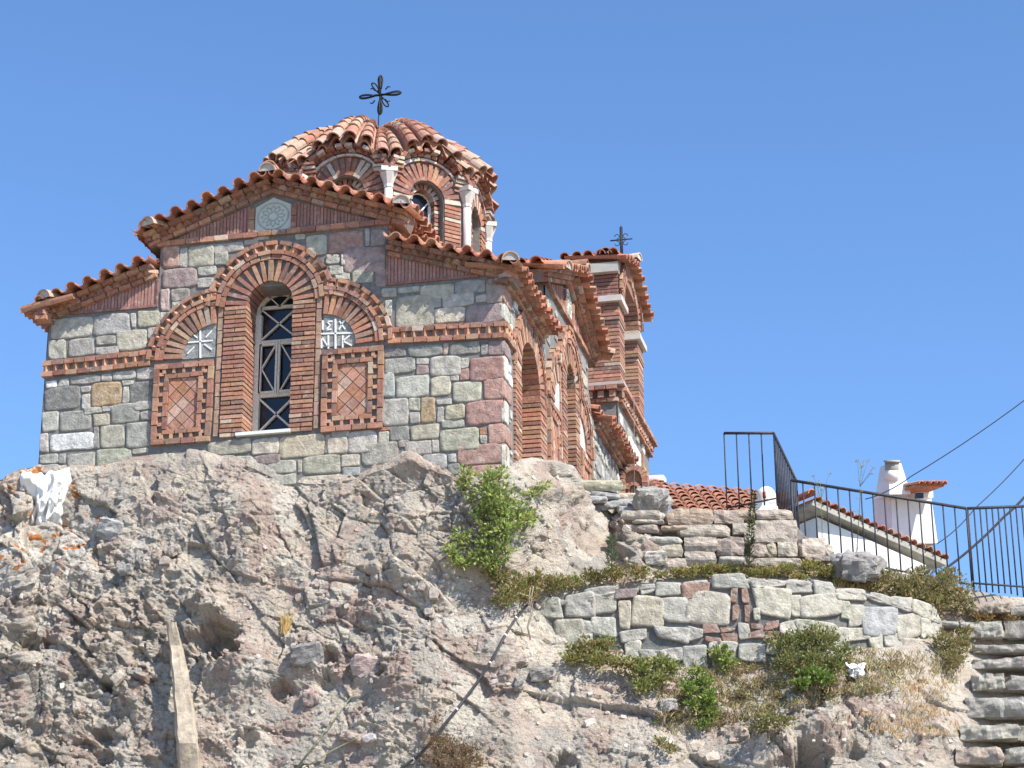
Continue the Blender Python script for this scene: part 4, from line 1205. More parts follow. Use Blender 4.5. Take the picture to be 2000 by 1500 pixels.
# ------------------------------------------------------------------ rubble walls
class Curve3:
    """upright wall surface defined by pixel columns with a distance at the top"""
    def __init__(s, xs_, tt, ytop): s.xs = xs_; s.tt = tt; s.yt = ytop
    def P(s, x, y, d=0.0):
        t = float(np.interp(x, s.xs, s.tt)); yt = float(np.interp(x, s.xs, s.yt))
        top = at(x, yt, t)
        dz = -(y - yt) * t / FPX / .942
        p = Vector((top.x, top.y, top.z + dz))
        x2 = at(x + 4, yt, float(np.interp(x + 4, s.xs, s.tt))); x1 = at(x - 4, yt, float(np.interp(x - 4, s.xs, s.tt)))
        n = (x2 - x1).cross(Vector((0, 0, 1))); n.z = 0; n.normalize()
        if n.dot(FWD) > 0: n = -n
        return p + n * d
def wall_body(mb, W, x0, x1, ybot, thick, n, col):
    V = []; F = []
    for i in range(n + 1):
        x = x0 + (x1 - x0) * i / n; yt = float(np.interp(x, W.xs, W.yt)) + 2; yb = ybot(x)
        V += [W.P(x, yt, -.015), W.P(x, yb, -.015), W.P(x, yt, -thick), W.P(x, yb, -thick)]
    for i in range(n):
        a = i * 4; b = a + 4
        F += [(a, a + 1, b + 1, b), (a + 2, a, b, b + 2), (a + 3, a + 2, b + 2, b + 3)]
    F += [(0, 2, 3, 1), (n * 4, n * 4 + 1, n * 4 + 3, n * 4 + 2)]
    mb.add(V, F, col)
CW = Curve3([1030, 1100, 1200, 1300, 1400, 1500, 1600, 1700, 1780, 1840], [28.15, 28.02, 27.92, 27.86, 27.82, 27.82, 27.88, 28.02, 28.2, 28.45],
            [1186, 1172, 1153, 1139, 1129, 1129, 1140, 1160, 1186, 1212])
tw = thing("terrace_wall", "curved low retaining wall of pale rubble with brick pieces set in dark mortar", "wall", at(1440, 1290, 27.6))
mb = MB(); wall_body(mb, CW, 1032, 1838, lambda x: 1320, .45, 40, (.2, .2, .2)); mb.build("mortar_core", M_MORTAR2, tw)
mb = MB(); k = 1 / 4.0
def cws(cx, cy, s, txt):
    for it in txt.split(';'):
        p = it.strip().split(',')
        if len(p) < 5: continue
        a = [float(v) for v in p[:4]]
        q = quad(cx + a[0] / s - 1, cy + a[1] / s - 1, cx + a[2] / s + 1, cy + a[3] / s + 1, float(p[5]) if len(p) > 5 else 0, min(8.0, (a[2] - a[0]) / s * .13 + 1.5))
        hewn(mb, q, CW.P, U(.018, .035), vary(SC[p[4]], .08, .02), rough=.6)
SC['V'] = (.46, .43, .355); SC['Bk'] = (.31, .20, .16)
cws(940, 1100, 4, """440,300,635,420,L,-.1;640,252,860,430,L,-.1;860,225,1060,400,V;855,400,1055,545,L;590,450,780,640,E;480,430,620,540,D;780,440,860,600,L;830,215,1040,285,G,-.25;
1065,300,1150,500,C;1155,250,1435,460,C;1055,195,1240,260,M;1245,180,1360,235,L;1370,170,1540,255,L;1400,290,1605,470,L;1560,150,1785,240,Bk,-.18;1600,240,1935,450,V;1060,510,1300,590,L;1345,495,1600,585,L;1610,495,1710,580,L;
1715,485,1840,525,Bk;1850,480,1960,515,Bk;1735,550,1850,592,Bk;1855,545,1970,595,Bk;1240,640,1410,730,L;1410,640,1530,730,L;1540,620,1750,780,L;700,560,860,680,L;1100,600,1240,700,V;1760,640,1900,760,L""")
cws(1160, 880, 4, """1065,1080,1110,1190,Bk;1065,1205,1115,1320,Bk;1160,1070,1200,1180,Bk;1160,1200,1205,1320,Bk;1235,1065,1530,1290,V;1230,1220,1280,1320,E;930,990,1200,1060,L;1210,1000,1490,1055,L;1495,1025,1690,1110,L;1690,1030,1870,1110,L;
1530,1130,1610,1290,V;1610,1115,1930,1300,V;1870,1060,2120,1160,V;1200,1340,1300,1375,Bk;1310,1335,1430,1372,Bk;1205,1400,1325,1445,Bk;1330,1395,1420,1440,Bk;1105,1345,1195,1440,L;1430,1330,1560,1420,V;1570,1320,1850,1450,V;1870,1360,2110,1470,V;
1110,1480,1300,1600,L;1320,1470,1500,1590,V;1520,1470,1720,1600,L;1740,1480,1940,1600,L;1930,1180,1990,1300,E;860,1480,1090,1600,L""")
cws(1440, 1080, 3.571, """770,360,880,500,V;840,360,1095,550,B;1100,410,1265,590,V;930,285,1060,350,L,.2;1060,310,1200,390,L,.25;1195,355,1400,470,V,.35;1255,460,1340,580,V;1345,470,1420,575,L;1000,570,1120,640,L;1120,600,1290,680,V;1290,590,1420,680,L;900,560,1000,650,V""")
mb.build("wall_stones", M_STONE, tw)
mb = MB(); x = 1034
while x < 1836:       # flat capping stones along the top
    wd = U(34, 62); c = CW.P(x + wd / 2, float(np.interp(x + wd / 2, CW.xs, CW.yt)) + 3, -.14)
    d = (CW.P(x + wd, float(np.interp(x + wd, CW.xs, CW.yt)), 0) - CW.P(x, float(np.interp(x, CW.xs, CW.yt)), 0))
    lump(mb, c + Vector((0, 0, -.02)), d * .48, d.normalized().cross(Z) * .16, Vector((0, 0, .032)), vary(SC[rnd.choice('LVGG')], .08, .02), seed=x, n=4, sph=.3, amp=.08)
    x += wd
mb.build("capping_stones", M_STONE, tw)

DW = Curve3([1228, 1300, 1400, 1500, 1545, 1600, 1625], [29.35, 29.1, 29.0, 28.98, 28.96, 28.95, 28.95], [1000, 1000, 1000, 1000, 1012, 1075, 1095])
dw = thing("dry_stone_wall", "dry stone wall of rough flat blocks below the iron railing", "wall", at(1420, 1112, 28.7))
mb = MB(); wall_body(mb, DW, 1234, 1612, lambda x: 1140, .5, 24, (.2, .18, .16)); mb.build("rubble_core", M_MORTAR, dw)
mb = MB()
def dws(txt):
    for it in txt.split(';'):
        p = it.strip().split(',')
        a = [float(v) for v in p[:4]]
        a = [1160 + a[0] / 4, 880 + a[1] / 4, 1160 + a[2] / 4, 880 + a[3] / 4]
        if p[4] in ('M', 'P2'): p[4] = 'P3'
        c = DW.P((a[0] + a[2]) / 2, (a[1] + a[3]) / 2, -.05); x1 = DW.P(a[2], (a[1] + a[3]) / 2, 0); x0 = DW.P(a[0], (a[1] + a[3]) / 2, 0)
        d = x1 - x0; h = (a[3] - a[1]) * 29 / FPX / .942
        lump(mb, c, d * .51, d.normalized().cross(Z) * .22, Vector((0, 0, h * .52)), vary(SC[p[4]], .08, .02), seed=a[0], n=6, sph=.32, amp=.12, fs=1.3)
SC['P3'] = (.36, .29, .25); SC['G2'] = (.30, .28, .25); SC['K2'] = (.36, .335, .29); SC['O2'] = (.34, .285, .225); SC['O'] = (.42, .33, .245); SC['K'] = (.43, .375, .31)
dws("""250,490,550,560,K;570,480,930,600,O;930,490,1170,590,P2;1250,490,1540,560,K;1100,480,1250,560,O;320,560,570,590,K;340,600,530,660,P2;530,605,740,640,O;660,600,1060,690,K;1070,590,1250,670,K;1230,565,1560,730,K;400,690,680,740,L;
700,690,960,800,K;940,700,1160,830,M;1160,640,1260,740,K;1200,730,1330,840,M;1325,735,1400,840,T2;1400,730,1560,840,K;1560,705,1760,840,K;960,840,1150,890,L;1220,850,1580,910,K;1580,820,1760,880,P2;700,800,940,900,K;250,740,480,830,K;480,740,700,840,C;300,840,520,930,K;520,850,720,950,K;1150,840,1240,900,M;1760,760,1830,880,K;240,600,340,680,K;250,680,400,740,M""")
mb.build("wall_blocks", M_STONE, dw)

# boulders and ledge stones beside the chapel
def boulder(name, label, px, py, t, rx, ry, rd, col, seed, cat="boulder", sph=.5, amp=.16, rot=0.0, group=None, n=8, matl=None):
    mb = MB(); s = t / FPX
    r = RIGHT * math.cos(rot) - UP * math.sin(rot); u = UP * math.cos(rot) + RIGHT * math.sin(rot)
    lump(mb, at(px, py, t), r * (rx * s), FWD * rd, u * (ry * s), col, seed=seed, n=n, sph=sph, amp=amp)
    o = mb.build(name, matl or M_STONE); tag(o, label, cat, group); return o
boulder("boulder", "large grey boulder at the left end of the dry stone wall", 1274, 978, 30.2, 32, 24, .25, (.31, .30, .275), 5, sph=.62, amp=.26)
boulder("boulder", "dark grey boulder among the plants to the right of the dry stone wall", 1672, 1106, 28.6, 42, 24, .22, (.27, .26, .245), 8, sph=.85, amp=.3)
boulder("ledge_stone", "long flat pale ledge stone under the brick arch in the side of the chapel", 1172, 948, 31.0, 42, 9, .3, (.40, .38, .28), 3, cat="stone", sph=.2, amp=.07)
boulder("ledge_stone", "flat sill stone under the small brick shrine niche", 1225, 971, 32.0, 32, 7, .25, (.42, .36, .27), 4, cat="stone", sph=.2, amp=.07)
for i, (a, b, r1, r2, l) in enumerate([(1180, 966, 28, 6, "thin grey slab just below the long ledge stone"), (1216, 983, 26, 7, "grey slab wedged below the shrine sill stone"), (1190, 986, 32, 7, "broad grey slab lying lowest under the ledge stones"), (1160, 975, 24, 6, "small pale slab at the left under the ledge stone"), (1228, 996, 22, 7, "short grey slab touching the big boulder")]):
    boulder("flat_slab", l, a, b, 30.9 - .12 * i, r1, r2, .3, (.33, .33, .32), 20 + i, cat="stone", sph=.3, amp=.12, rot=U(-.1, .2), group="flat slabs stacked below the chapel niche", n=6)
# loose stones on the outcrop
for i, (a, b, rx, ry, l, c) in enumerate([(716, 1301, 27, 21, "angular pale pink block lying loose on the rock face", (.42, .33, .30)), (608, 1362, 16, 15, "small pinkish stone wedged below a rock ledge", (.37, .28, .25)), (246, 1113, 13, 10, "small round dark grey stone under the white litter bag", (.25, .24, .23)),
        (683, 1437, 18, 9, "flat brown stone lying near the foot of the rock", (.34, .28, .24)), (722, 1441, 13, 7, "small pale grey pebble beside the flat brown stone", (.44, .42, .40)), (1059, 1316, 24, 12, "dark flat stone set in the rock below the terrace wall", (.26, .24, .22)), (1012, 1337, 8, 14, "small upright dark stone beside the flat dark stone", (.24, .22, .2)),
        (600, 1278, 30, 20, "dark grey lump of rough rock above the pink block", (.24, .23, .22)), (1305, 1375, 16, 10, "small grey stone among the dry weeds under the terrace", (.35, .33, .31)), (1280, 1090, 20, 13, "pale stone lying in front of the dry stone wall", (.46, .43, .38)), (215, 1035, 24, 20, "grey angular stone on the upper rock near the bag", (.33, .33, .33)), (338, 1075, 15, 10, "brown angular stone on the upper rock face", (.35, .30, .26))]):
    p, t = hit(a, b)
    boulder("loose_stone", l, a, b, t + .02, rx, ry, .11, c, 40 + i, cat="stone", sph=.42, amp=.22, rot=U(-.3, .3), group="loose stones on the rock", n=6)

# broken chips and grit lying on the outcrop
mb = MB(); R3 = random.Random(5)
ok_ = np.argwhere((PX2 > -60) & (PX2 < 1880) & (PY2 > 925) & (PY2 < 1505) & (AMP > .1))
for k in range(1100):
    r_, c_ = ok_[R3.randrange(len(ok_))]
    if r_ < 12 or r_ >= S.shape[0] - 2 or c_ >= S.shape[1] - 2: continue
    p = Vector(S[r_, c_]); n = Vector(Nn[r_, c_]); z_ = R3.uniform(.008, .03) * (2.2 if R3.random() < .06 else 1)
    a = n.orthogonal().normalized() * z_ * R3.uniform(.8, 1.5); a.rotate(Matrix.Rotation(R3.uniform(0, 6), 3, n)); b = n.cross(a).normalized() * z_
    lump(mb, p + n * z_ * .2, a, b, n * z_ * .7, vary(R3.choice([(.46, .39, .32), (.40, .33, .28), (.34, .30, .27), (.55, .49, .42), (.44, .33, .28)]), .15, .03), seed=k, n=2, sph=.5, amp=.35)
o = mb.build("rock_chips", M_STONE, None, base=at(700, 1300, 27)); tag(o, "small broken stone chips and grit scattered over the rock face", "stones", kind="stuff")

# ------------------------------------------------------------------ stone stair
st = thing("stone_stair", "rough stone stair with worn thick steps climbing at the right edge", "stairs", at(1950, 1500, 26.4))
steps = [(1885, 1168, 28.75), (1872, 1200, 28.55), (1893, 1247, 28.3), (1893, 1272, 28.05), (1893, 1306, 27.75), (1880, 1350, 27.4), (1868, 1402, 27.0), (1862, 1446, 26.7), (1858, 1492, 26.4), (1850, 1540, 26.05), (1845, 1590, 25.7)]
for i, (x0, y0, t) in enumerate(steps):
    mb = MB(); x = x0; y1 = steps[i + 1][1] if i + 1 < len(steps) else y0 + 50
    h = max(.045, (y1 - y0 - 15) * t / FPX / .942 * .5)
    while x < 2150:
        wd = U(110, 210) if x > x0 else U(60, 160)
        c = at(x + wd / 2, y0 + (y1 - y0) * .5 + 7 + U(-2, 2), t)
        d = Vector((1, .1 * U(-1, 1), .03 * U(-1, 1))).normalized()
        lump(mb, c + Vector((0, .34, 0)), d * (wd * t / FPX * .50), Vector((-.1, 1, 0)) * .40, Vector((0, 0, h * U(.9, 1.05))), vary(SC[rnd.choice(['K2', 'G2', 'K2', 'G2', 'O2'])], .1, .02), seed=i * 9 + x, n=13, sph=.15, amp=.12, fs=1.8)
        x += wd + 4
    bk = at(1990, y0 + (y1 - y0) * .55, t) + Vector((0, .55, -.06))
    mb.box(bk, Vector((.85, 0, 0)), Vector((0, .22, 0)), Vector((0, 0, .16)), (.17, .14, .11))
    mb.build("step", M_STONE, st)

# ------------------------------------------------------------------ iron railing
rl = thing("iron_railing", "dark wrought iron railing with thin upright bars along the path above the terrace", "railing", at(1600, 1095, 29.2))
def rail_run(px0, px1, ybot0, ybot1, t0, t1, nb, rbar=.011, bottom=None, post=False):
    p0, p1 = at(*px0, t0), at(*px1, t1)
    mb = MB(); d = (p1 - p0)
    mb.tube([p0, p1], .021, (.05, .05, .06), n=6)
    mb.build("top_rail", M_RAIL, rl)
    h0 = (ybot0 - px0[1]) * t0 / FPX / .942; h1 = (ybot1 - px1[1]) * t1 / FPX / .942
    if bottom:
        mb = MB(); mb.tube([p0 - Z * h0 * bottom, p1 - Z * h1 * bottom], .014, (.05, .05, .06), n=6); mb.build("bottom_rail", M_RAIL, rl)
    for i in range(nb + 1):
        q = i / nb; p = p0.lerp(p1, q)
        h = h0 + (h1 - h0) * q + U(-.02, .02)
        b = MB(); b.tube([p, p - Z * h], rbar * (1.25 if i in (0, nb) and post else 1), (.05, .05, .06), n=6); b.build("bar", M_RAIL, rl)
rail_run((1414, 846), (1511, 846), 1000, 980, 31.4, 31.2, 4, bottom=.93)
rail_run((1511, 846), (1556, 940), 985, 1070, 31.2, 29.4, 13, bottom=.97)
rail_run((1545, 938), (1887, 993), 1075, 1142, 29.3, 29.25, 15, post=True, bottom=.97)
rail_run((1890, 993), (2075, 986), 1150, 1165, 29.25, 30.2, 16, bottom=.9)

# ------------------------------------------------------------------ houses behind
def onz(px, py, z):
    d = ray(px, py); return CAM + d * ((z - CAM.z) / d.z)
wh = thing("white_house", "white rendered house with red tiled eaves and a tapering white chimney behind the railing", "house", at(1620, 1120, 42))
c0 = at(1590, 974, 43.0); cR = at(1852, 1092, 43.0)
ur = Vector((RIGHT.x, RIGHT.y, 0)).normalized(); fw = Vector((FWD.x, FWD.y, 0)).normalized(); ul = (fw * .86 - ur * .5).normalized()
sl_ = (cR - c0); sl_.y += 0; L_ = sl_.length; sdir = sl_ / L_; sn = sdir.cross(ul); sn = sn if sn.z > 0 else -sn
WF = Frame(c0, ur, -fw)                                   # local axes of the wall facing the stair
HW = sl_.dot(ur); HD = sl_.z
mb = MB(); pts_ = [(.22, -.22 + HD * .22 / HW), (HW - .35, HD - .16), (HW - .35, HD - 6), (.22, HD - 6)]
V = [c0 + ur * u + Z * v - fw * 0 + ul * .28 for u, v in pts_] + [c0 + ur * u + Z * v + ul * 3.6 for u, v in pts_]
mb.add(V, [(0, 3, 2, 1), (4, 5, 6, 7), (0, 4, 7, 3), (1, 2, 6, 5), (0, 1, 5, 4)], (.8, .8, .8)); mb.build("house_wall", M_PAINT, wh)
mb = MB(); mid = c0 + sl_ * .5 + ul * 1.85
mb.box(mid - sn * .10, sdir * (L_ / 2), ul * 1.85, sn * .06, (.3, .3, .27)); mb.build("eave_slab", M_CONC, wh)
mb = MB(); n = int(L_ / .17)
for i in range(n):
    o = c0 + sdir * (L_ * (i + .5) / n)
    barrel(mb, o - ul * .07 + sn * .0, o + ul * 3.6, sn, .075, .075, .018, tilec(), seg=5)
for q in (.035, .235): mb.box(c0 + sl_ * q + ul * 1.2 + Z * .28, ur * .07, ul * .07, Z * .24, (.42, .19, .12))
barrel(mb, c0 - sdir * .1 + Z * .03 - ul * .1, c0 - sdir * .1 + Z * .03 + ul * 3.6, Z, .11, .11, .02, tilec())
mb.build("house_roof", M_TILE, wh)
mb = MB()
def frus(c, w0, d0, w1, d1, h, col=(.8, .8, .8)):
    V = []
    for (w_, d_, z) in ((w0, d0, 0), (w1, d1, h)):
        for sx, sy in ((-1, -1), (1, -1), (1, 1), (-1, 1)): V.append(c + ur * (sx * w_) + ul * (sy * d_) + Z * z)
    F = [(0, 1, 5, 4), (1, 2, 6, 5), (2, 3, 7, 6), (3, 0, 4, 7), (4, 5, 6, 7)]
    a = (V[1] - V[0]).cross(V[4] - V[0])
    if a.dot(V[0] + V[1] - V[2] - V[3]) < 0: F = [f[::-1] for f in F]
    mb.add(V, F, col)
cb = at(1769, 1068, 44.6); s_ = 44.6 / FPX
cz = lambda y: (1068 - y) * s_ / .945
frus(cb, .47, .30, .40, .28, cz(958)); 
nk = at(1743, 962, 44.6)
frus(nk - Z * .1, .22, .24, .13, .14, cz(1068 - 62) + .0)
mb.tube([at(1742, 938, 44.6), at(1742, 918, 44.6)], .15, (.8, .8, .8), n=12)
chm = mb.build("chimney", M_PAINT, wh)
mb = MB()
mb.tube([at(1742, 920, 44.6), at(1742, 916, 44.6), at(1742, 902, 44.6)], .145, (.4, .4, .37), n=14)
mb.tube([at(1742, 903, 44.6), at(1742, 899, 44.6)], .17, (.4, .4, .37), n=14)
mb.build("chimney_pot", M_CONC, chm)
mb = MB(); ct = at(1797, 953, 44.4)
mb.box(at(1792, 968, 44.7), ur * .18, ul * .22, Z * .10, (.8, .8, .8)); mb.build("chimney_shoulder", M_PAINT, chm)
mb = MB()
for i in range(5):
    o = ct + ur * (-.24 + .12 * i)
    barrel(mb, o - ul * .42 - Z * .02, o + ul * .4 + Z * .1, Z, .075, .07, .02, tilec(), seg=5)
mb.box(ct - Z * .02, ur * .30, ul * .3, Z * .025, (.42, .18, .11)); mb.build("chimney_cap", M_TILE, chm)
mb = MB(); mb.box(at(1795, 968, 44.25), ur * .08, ul * .02, Z * .06, (.02, .02, .02)); mb.build("flue_opening", M_GLASS, chm)

th = thing("tiled_house", "low house with a plain red tiled roof between the chapel and the railing", "house", at(1400, 1040, 37))
mb = MB(); e0 = at(1322, 1004, 36.5); dirx = Vector((1, .05, 0)).normalized(); up_ = Vector((-.05, .84, .53)).normalized()
top0 = at(1280, 948, 38.6); rv = (top0 - e0); 
nx_, ny_ = 9, 8
for i in range(nx_):
    for k in range(ny_):
        b = e0 + dirx * (.22 * (i + .5)) + rv * (k / ny_) - Z * (.03 * i)
        a = b + rv * (1.12 / ny_) - Z * .03
        barrel(mb, b + Z * .02, a, Z, .10 * U(.95, 1.05), .085, .02, vary((.50, .27, .19), .14), seg=5)
    b = e0 + dirx * (.22 * (i + .5)) - Z * (.03 * i)
mb.add([e0 - Z * .02, e0 + dirx * 2.05 - Z * .28, e0 + dirx * 2.05 + rv - Z * .28, e0 + rv - Z * .02], [(0, 1, 2, 3)], (.36, .15, .09))
for k in range(9):     # verge tiles down the left edge
    p = e0.lerp(top0, k / 9); q = e0.lerp(top0, (k + 1.15) / 9)
    barrel(mb, p - dirx * .05 + Z * .06, q - dirx * .05 + Z * .04, Z, .11, .09, .02, tilec(), seg=6)
mb.build("house_roof", M_TILE, th)
mb = MB(); m_ = e0 + dirx * 1.0 + rv * .5
mb.box(Vector((m_.x, m_.y, e0.z - 2.2)), dirx * .95, Vector((0, 1.0, 0)), Z * 1.7, (.7, .7, .68)); mb.build("house_wall", M_PAINT, th)
mb = MB(); lump(mb, at(1282, 938, 38.6), dirx * .16, Y_ * .16, Z * .05, (.7, .7, .68), n=4, sph=.2, amp=.06); mb.build("ridge_stone", M_PAINT, th)
# rounded white chimney hood standing on that roof
hd = thing("chimney_hood", "small rounded white chimney hood with a red opening beside the railing corner", "chimney", at(1497, 985, 34))
mb = MB(); V = []; F = []; cb = at(1497, 986, 34.0)
for i in range(9):
    q = i / 8; r = .155 * (1 if q < .45 else math.cos((q - .45) / .55 * PI / 2) * .98 + .02); z = .30 * (q if q < .45 else .45 + .55 * math.sin((q - .45) / .55 * PI / 2))
    for k in range(16): V.append(cb + Vector((r * math.cos(2 * PI * k / 16), r * math.sin(2 * PI * k / 16), z)))
for i in range(8):
    for k in range(16): F.append((i * 16 + k, i * 16 + (k + 1) % 16, (i + 1) * 16 + (k + 1) % 16, (i + 1) * 16 + k))
mb.add(V, F, (.8, .8, .8), True); mb.build("hood", M_PAINT, hd)
mb = MB(); fc = at(1493, 967, 33.83)
mb.tube([fc - Z * .05, fc + Z * .05], .03, (.4, .1, .06), n=6); mb.build("flue_tile", M_TILE, hd)
mb = MB(); mb.box(cb - Z * .35, Vector((.16, 0, 0)), Vector((0, .16, 0)), Z * .36, (.8, .8, .8)); mb.build("hood_base", M_TILE, hd)

# cables
def cable(label, pts, r=.009):
    mb = MB(); P = []
    for i in range(len(pts) - 1):
        a, b = at(*pts[i]), at(*pts[i + 1])
        for k in range(8):
            q = k / 8; P.append(a.lerp(b, q) - Z * (4 * q * (1 - q)) * .05)
    P.append(at(*pts[-1])); mb.tube(P, r, (.05, .05, .06), n=5)
    o = mb.build("overhead_cable", M_CABLE); tag(o, label, "cable", group="overhead cables at the right")
cable("thin overhead cable running in front of the white chimney, uppermost of the three", [(2040, 752, 36), (1780, 930, 36), (1690, 975, 36.3)])
cable("thin overhead cable dropping behind the railing corner, middle of the three", [(2040, 850, 36), (1905, 992, 35), (1830, 1062, 34.5)])
cable("overhead cable crossing the railing panel at the right edge, lowest of the three", [(2040, 920, 33), (1960, 1010, 32.5), (1830, 1122, 32)], .02)

# ------------------------------------------------------------------ plants
GREENS = [(.28, .35, .09), (.34, .41, .11), (.18, .25, .065), (.42, .46, .16)]
OLIVE = [(.25, .26, .09), (.30, .28, .105), (.18, .20, .07), (.32, .25, .12), (.36, .25, .13)]
SUCC = [(.22, .25, .07), (.28, .27, .085), (.17, .22, .06), (.33, .26, .10), (.32, .18, .10)]
SUCCY = [(.36, .31, .10), (.40, .32, .13), (.27, .30, .09), (.40, .24, .12), (.25, .28, .08), (.30, .33, .10)]
DARK = [(.16, .21, .065), (.21, .26, .08), (.12, .165, .055), (.28, .29, .10), (.28, .22, .11)]
LIME = [(.20, .28, .06), (.26, .33, .09), (.15, .23, .05)]
BROWN = [(.27, .19, .11), (.22, .15, .09), (.33, .22, .12), (.19, .13, .08)]
STRAW = [(.42, .34, .18), (.36, .27, .14), (.47, .40, .25), (.32, .25, .13)]
def leaf(mb, p, d, l, wd, col):
    d = d.normalized(); s = d.cross(Vector((U(-1, 1), U(-1, 1), U(-1, 1)))).normalized(); n = s.cross(d)
    a = p; m = p + d * (l * .5) + n * (l * .08)
    mb.add([a, m + s * wd, p + d * l, m - s * wd], [(0, 1, 2, 3)], col)
def blobs_leaves(mb, blobs, n, l, wd, cols, upb=.4, core=.5):
    tot = sum(b[1] ** 2 for b in blobs)
    for c, r, sq in blobs:
        m = int(n * r * r / tot); ns = U(0, 50)
        for _ in range(int(m * .72)):
            v = Vector((rnd.gauss(0, 1), rnd.gauss(0, 1), rnd.gauss(0, 1))).normalized()
            rr = r * (core + (1 - core) * U(0, 1)) * (1 + .9 * noise.noise(v * 2.2 + Vector((ns, 0, 0))))
            p = c + Vector((v.x * rr, v.y * rr * .8, v.z * rr * sq))
            d = v + Vector((U(-.7, .7), U(-.7, .7), U(-.5, .7) + upb))
            leaf(mb, p, d, l * U(.5, 1.3), wd * U(.7, 1.2), vary(rnd.choice(cols) if rnd.random() > .05 else (.36, .28, .14), .24, .07))
        k = max(3, int(r * 60))
        for _ in range(k):                                   # sprigs that stick out of the clump
            v = Vector((rnd.gauss(0, 1), rnd.gauss(0, .7), abs(rnd.gauss(.35, .6)))).normalized()
            e = c + Vector((v.x, v.y, v.z * sq)) * r * U(1.0, 1.65)
            for q in range(max(3, int(m * .28 / k))):
                p = c.lerp(e, U(.55, 1.0)) + Vector((U(-1, 1), U(-1, 1), U(-1, 1))) * r * .09
                leaf(mb, p, v + Vector((U(-.9, .9), U(-.9, .9), U(-.4, .9))), l * U(.5, 1.1), wd * U(.6, 1.1), vary(rnd.choice(cols), .22, .07))
def plant(name, label, cat, spec, n, l, wd, cols, base=None, group=None, upb=.4, core=.45, stemcol=(.16, .12, .07), doff=.10, stems=True, stemr=.008):
    B = []
    for (px, py, r, sq) in spec:
        p, t = hit(px, py + r * .4); s = t / FPX
        B.append((at(px, py, t - doff - r * s * .45), r * s, sq))
    bx, by = base or (sum(b[0] for b in spec) / len(spec), max(b[1] + b[2] * b[3] for b in spec))
    bp, bt = hit(bx, by)
    o = thing(name, label, cat, bp, group)
    mb = MB(); blobs_leaves(mb, B, n, l, wd, cols, upb, core)
    if stems:
        mb.cur = 1
        for c, r, sq in B:
            for _ in range(4):
                g0 = c + FWD * (doff + r * .3) + Vector((U(-.2, .2) * r, 0, -r * sq * .8))
                e = c + Vector((U(-.5, .5) * r, U(-.5, .5) * r, U(-.2, .7) * r * sq)); mdl = g0.lerp(e, .5) + Vector((U(-.02, .02), -.02, U(-.02, .03)))
                mb.tube([g0, mdl, e], stemr, stemcol, n=5, r2=stemr * .4)
    mb.build("foliage", [M_LEAF, M_STEM], o)
    return o
plant("climbing_shrub", "bright green leafy shrub growing up the rock to the chapel corner", "shrub",
      [(910, 930, 18, 1.1), (905, 950, 12, 1), (955, 935, 22, 1), (975, 925, 16, 1), (960, 970, 26, 1), (985, 985, 30, 1), (945, 1000, 24, 1), (1010, 1010, 30, .9), (985, 1035, 30, .9), (950, 1040, 22, 1), (1030, 1015, 20, .8),
       (905, 1050, 18, .9), (885, 1080, 18, 1), (900, 1100, 20, .7), (935, 1085, 18, .8), (960, 1100, 24, .7), (985, 1075, 22, .9), (1040, 965, 12, .7), (1062, 950, 12, .7), (920, 975, 10, 1), (945, 1065, 16, 1)], 3700, .062, .019, GREENS, base=(960, 1108), core=.15)
plant("low_succulent", "green and reddish succulent clump hanging over the left end of the terrace wall", "plant",
      [(975, 1125, 26, .7), (1010, 1150, 30, .7), (1045, 1135, 26, .6), (985, 1170, 26, .7), (1085, 1140, 28, .6), (1030, 1165, 24, .5), (1120, 1138, 24, .6), (1160, 1128, 24, .6), (1200, 1122, 26, .6), (1250, 1120, 22, .6), (1290, 1124, 16, .5)], 5200, .045, .013, SUCC, upb=.9, core=.35, doff=.06)
plant("low_succulent", "yellow and rust coloured succulent carpet along the top of the terrace wall", "plant",
      [(1320, 1120, 14, .6), (1345, 1120, 17, .6), (1365, 1116, 16, .6), (1405, 1116, 17, .6), (1445, 1117, 16, .6), (1483, 1119, 16, .6), (1520, 1116, 17, .6), (1385, 1115, 18, .6), (1425, 1116, 16, .6), (1465, 1120, 14, .6), (1500, 1118, 16, .6), (1540, 1114, 18, .6), (1580, 1110, 20, .8), (1615, 1118, 18, .7), (1640, 1135, 14, .5), (1400, 1128, 12, .4), (1560, 1128, 14, .5)], 6400, .042, .012, SUCCY, upb=.9, core=.35, doff=.04)
plant("olive_bush", "rounded olive brown bush at the right end of the terrace wall", "bush",
      [(1720, 1138, 26, .8), (1760, 1145, 32, .8), (1800, 1150, 36, .8), (1840, 1150, 36, .9), (1870, 1165, 30, .9), (1825, 1180, 32, .7), (1780, 1168, 26, .7), (1885, 1185, 18, .8), (1855, 1128, 22, .8), (1795, 1122, 20, .7)], 5600, .05, .013, OLIVE, upb=.4, core=.35)
plant("green_shrub", "yellow green shrub growing against the left foot of the terrace wall", "shrub",
      [(1120, 1275, 22, .8), (1150, 1265, 26, .8), (1185, 1262, 22, .8), (1165, 1290, 24, .6), (1205, 1295, 22, .7), (1235, 1300, 22, .7), (1120, 1288, 18, .5)], 2300, .05, .014, SUCC + GREENS[:1] + OLIVE[:2], core=.2)
plant("green_shrub", "small leafy green shrub hanging below the middle of the terrace wall", "shrub",
      [(1255, 1310, 22, .8), (1285, 1295, 20, .8), (1310, 1305, 18, .8), (1255, 1340, 20, .8), (1290, 1325, 16, .8)], 1500, .05, .015, GREENS[:2] + SUCC[:3] + OLIVE[:2], core=.2)
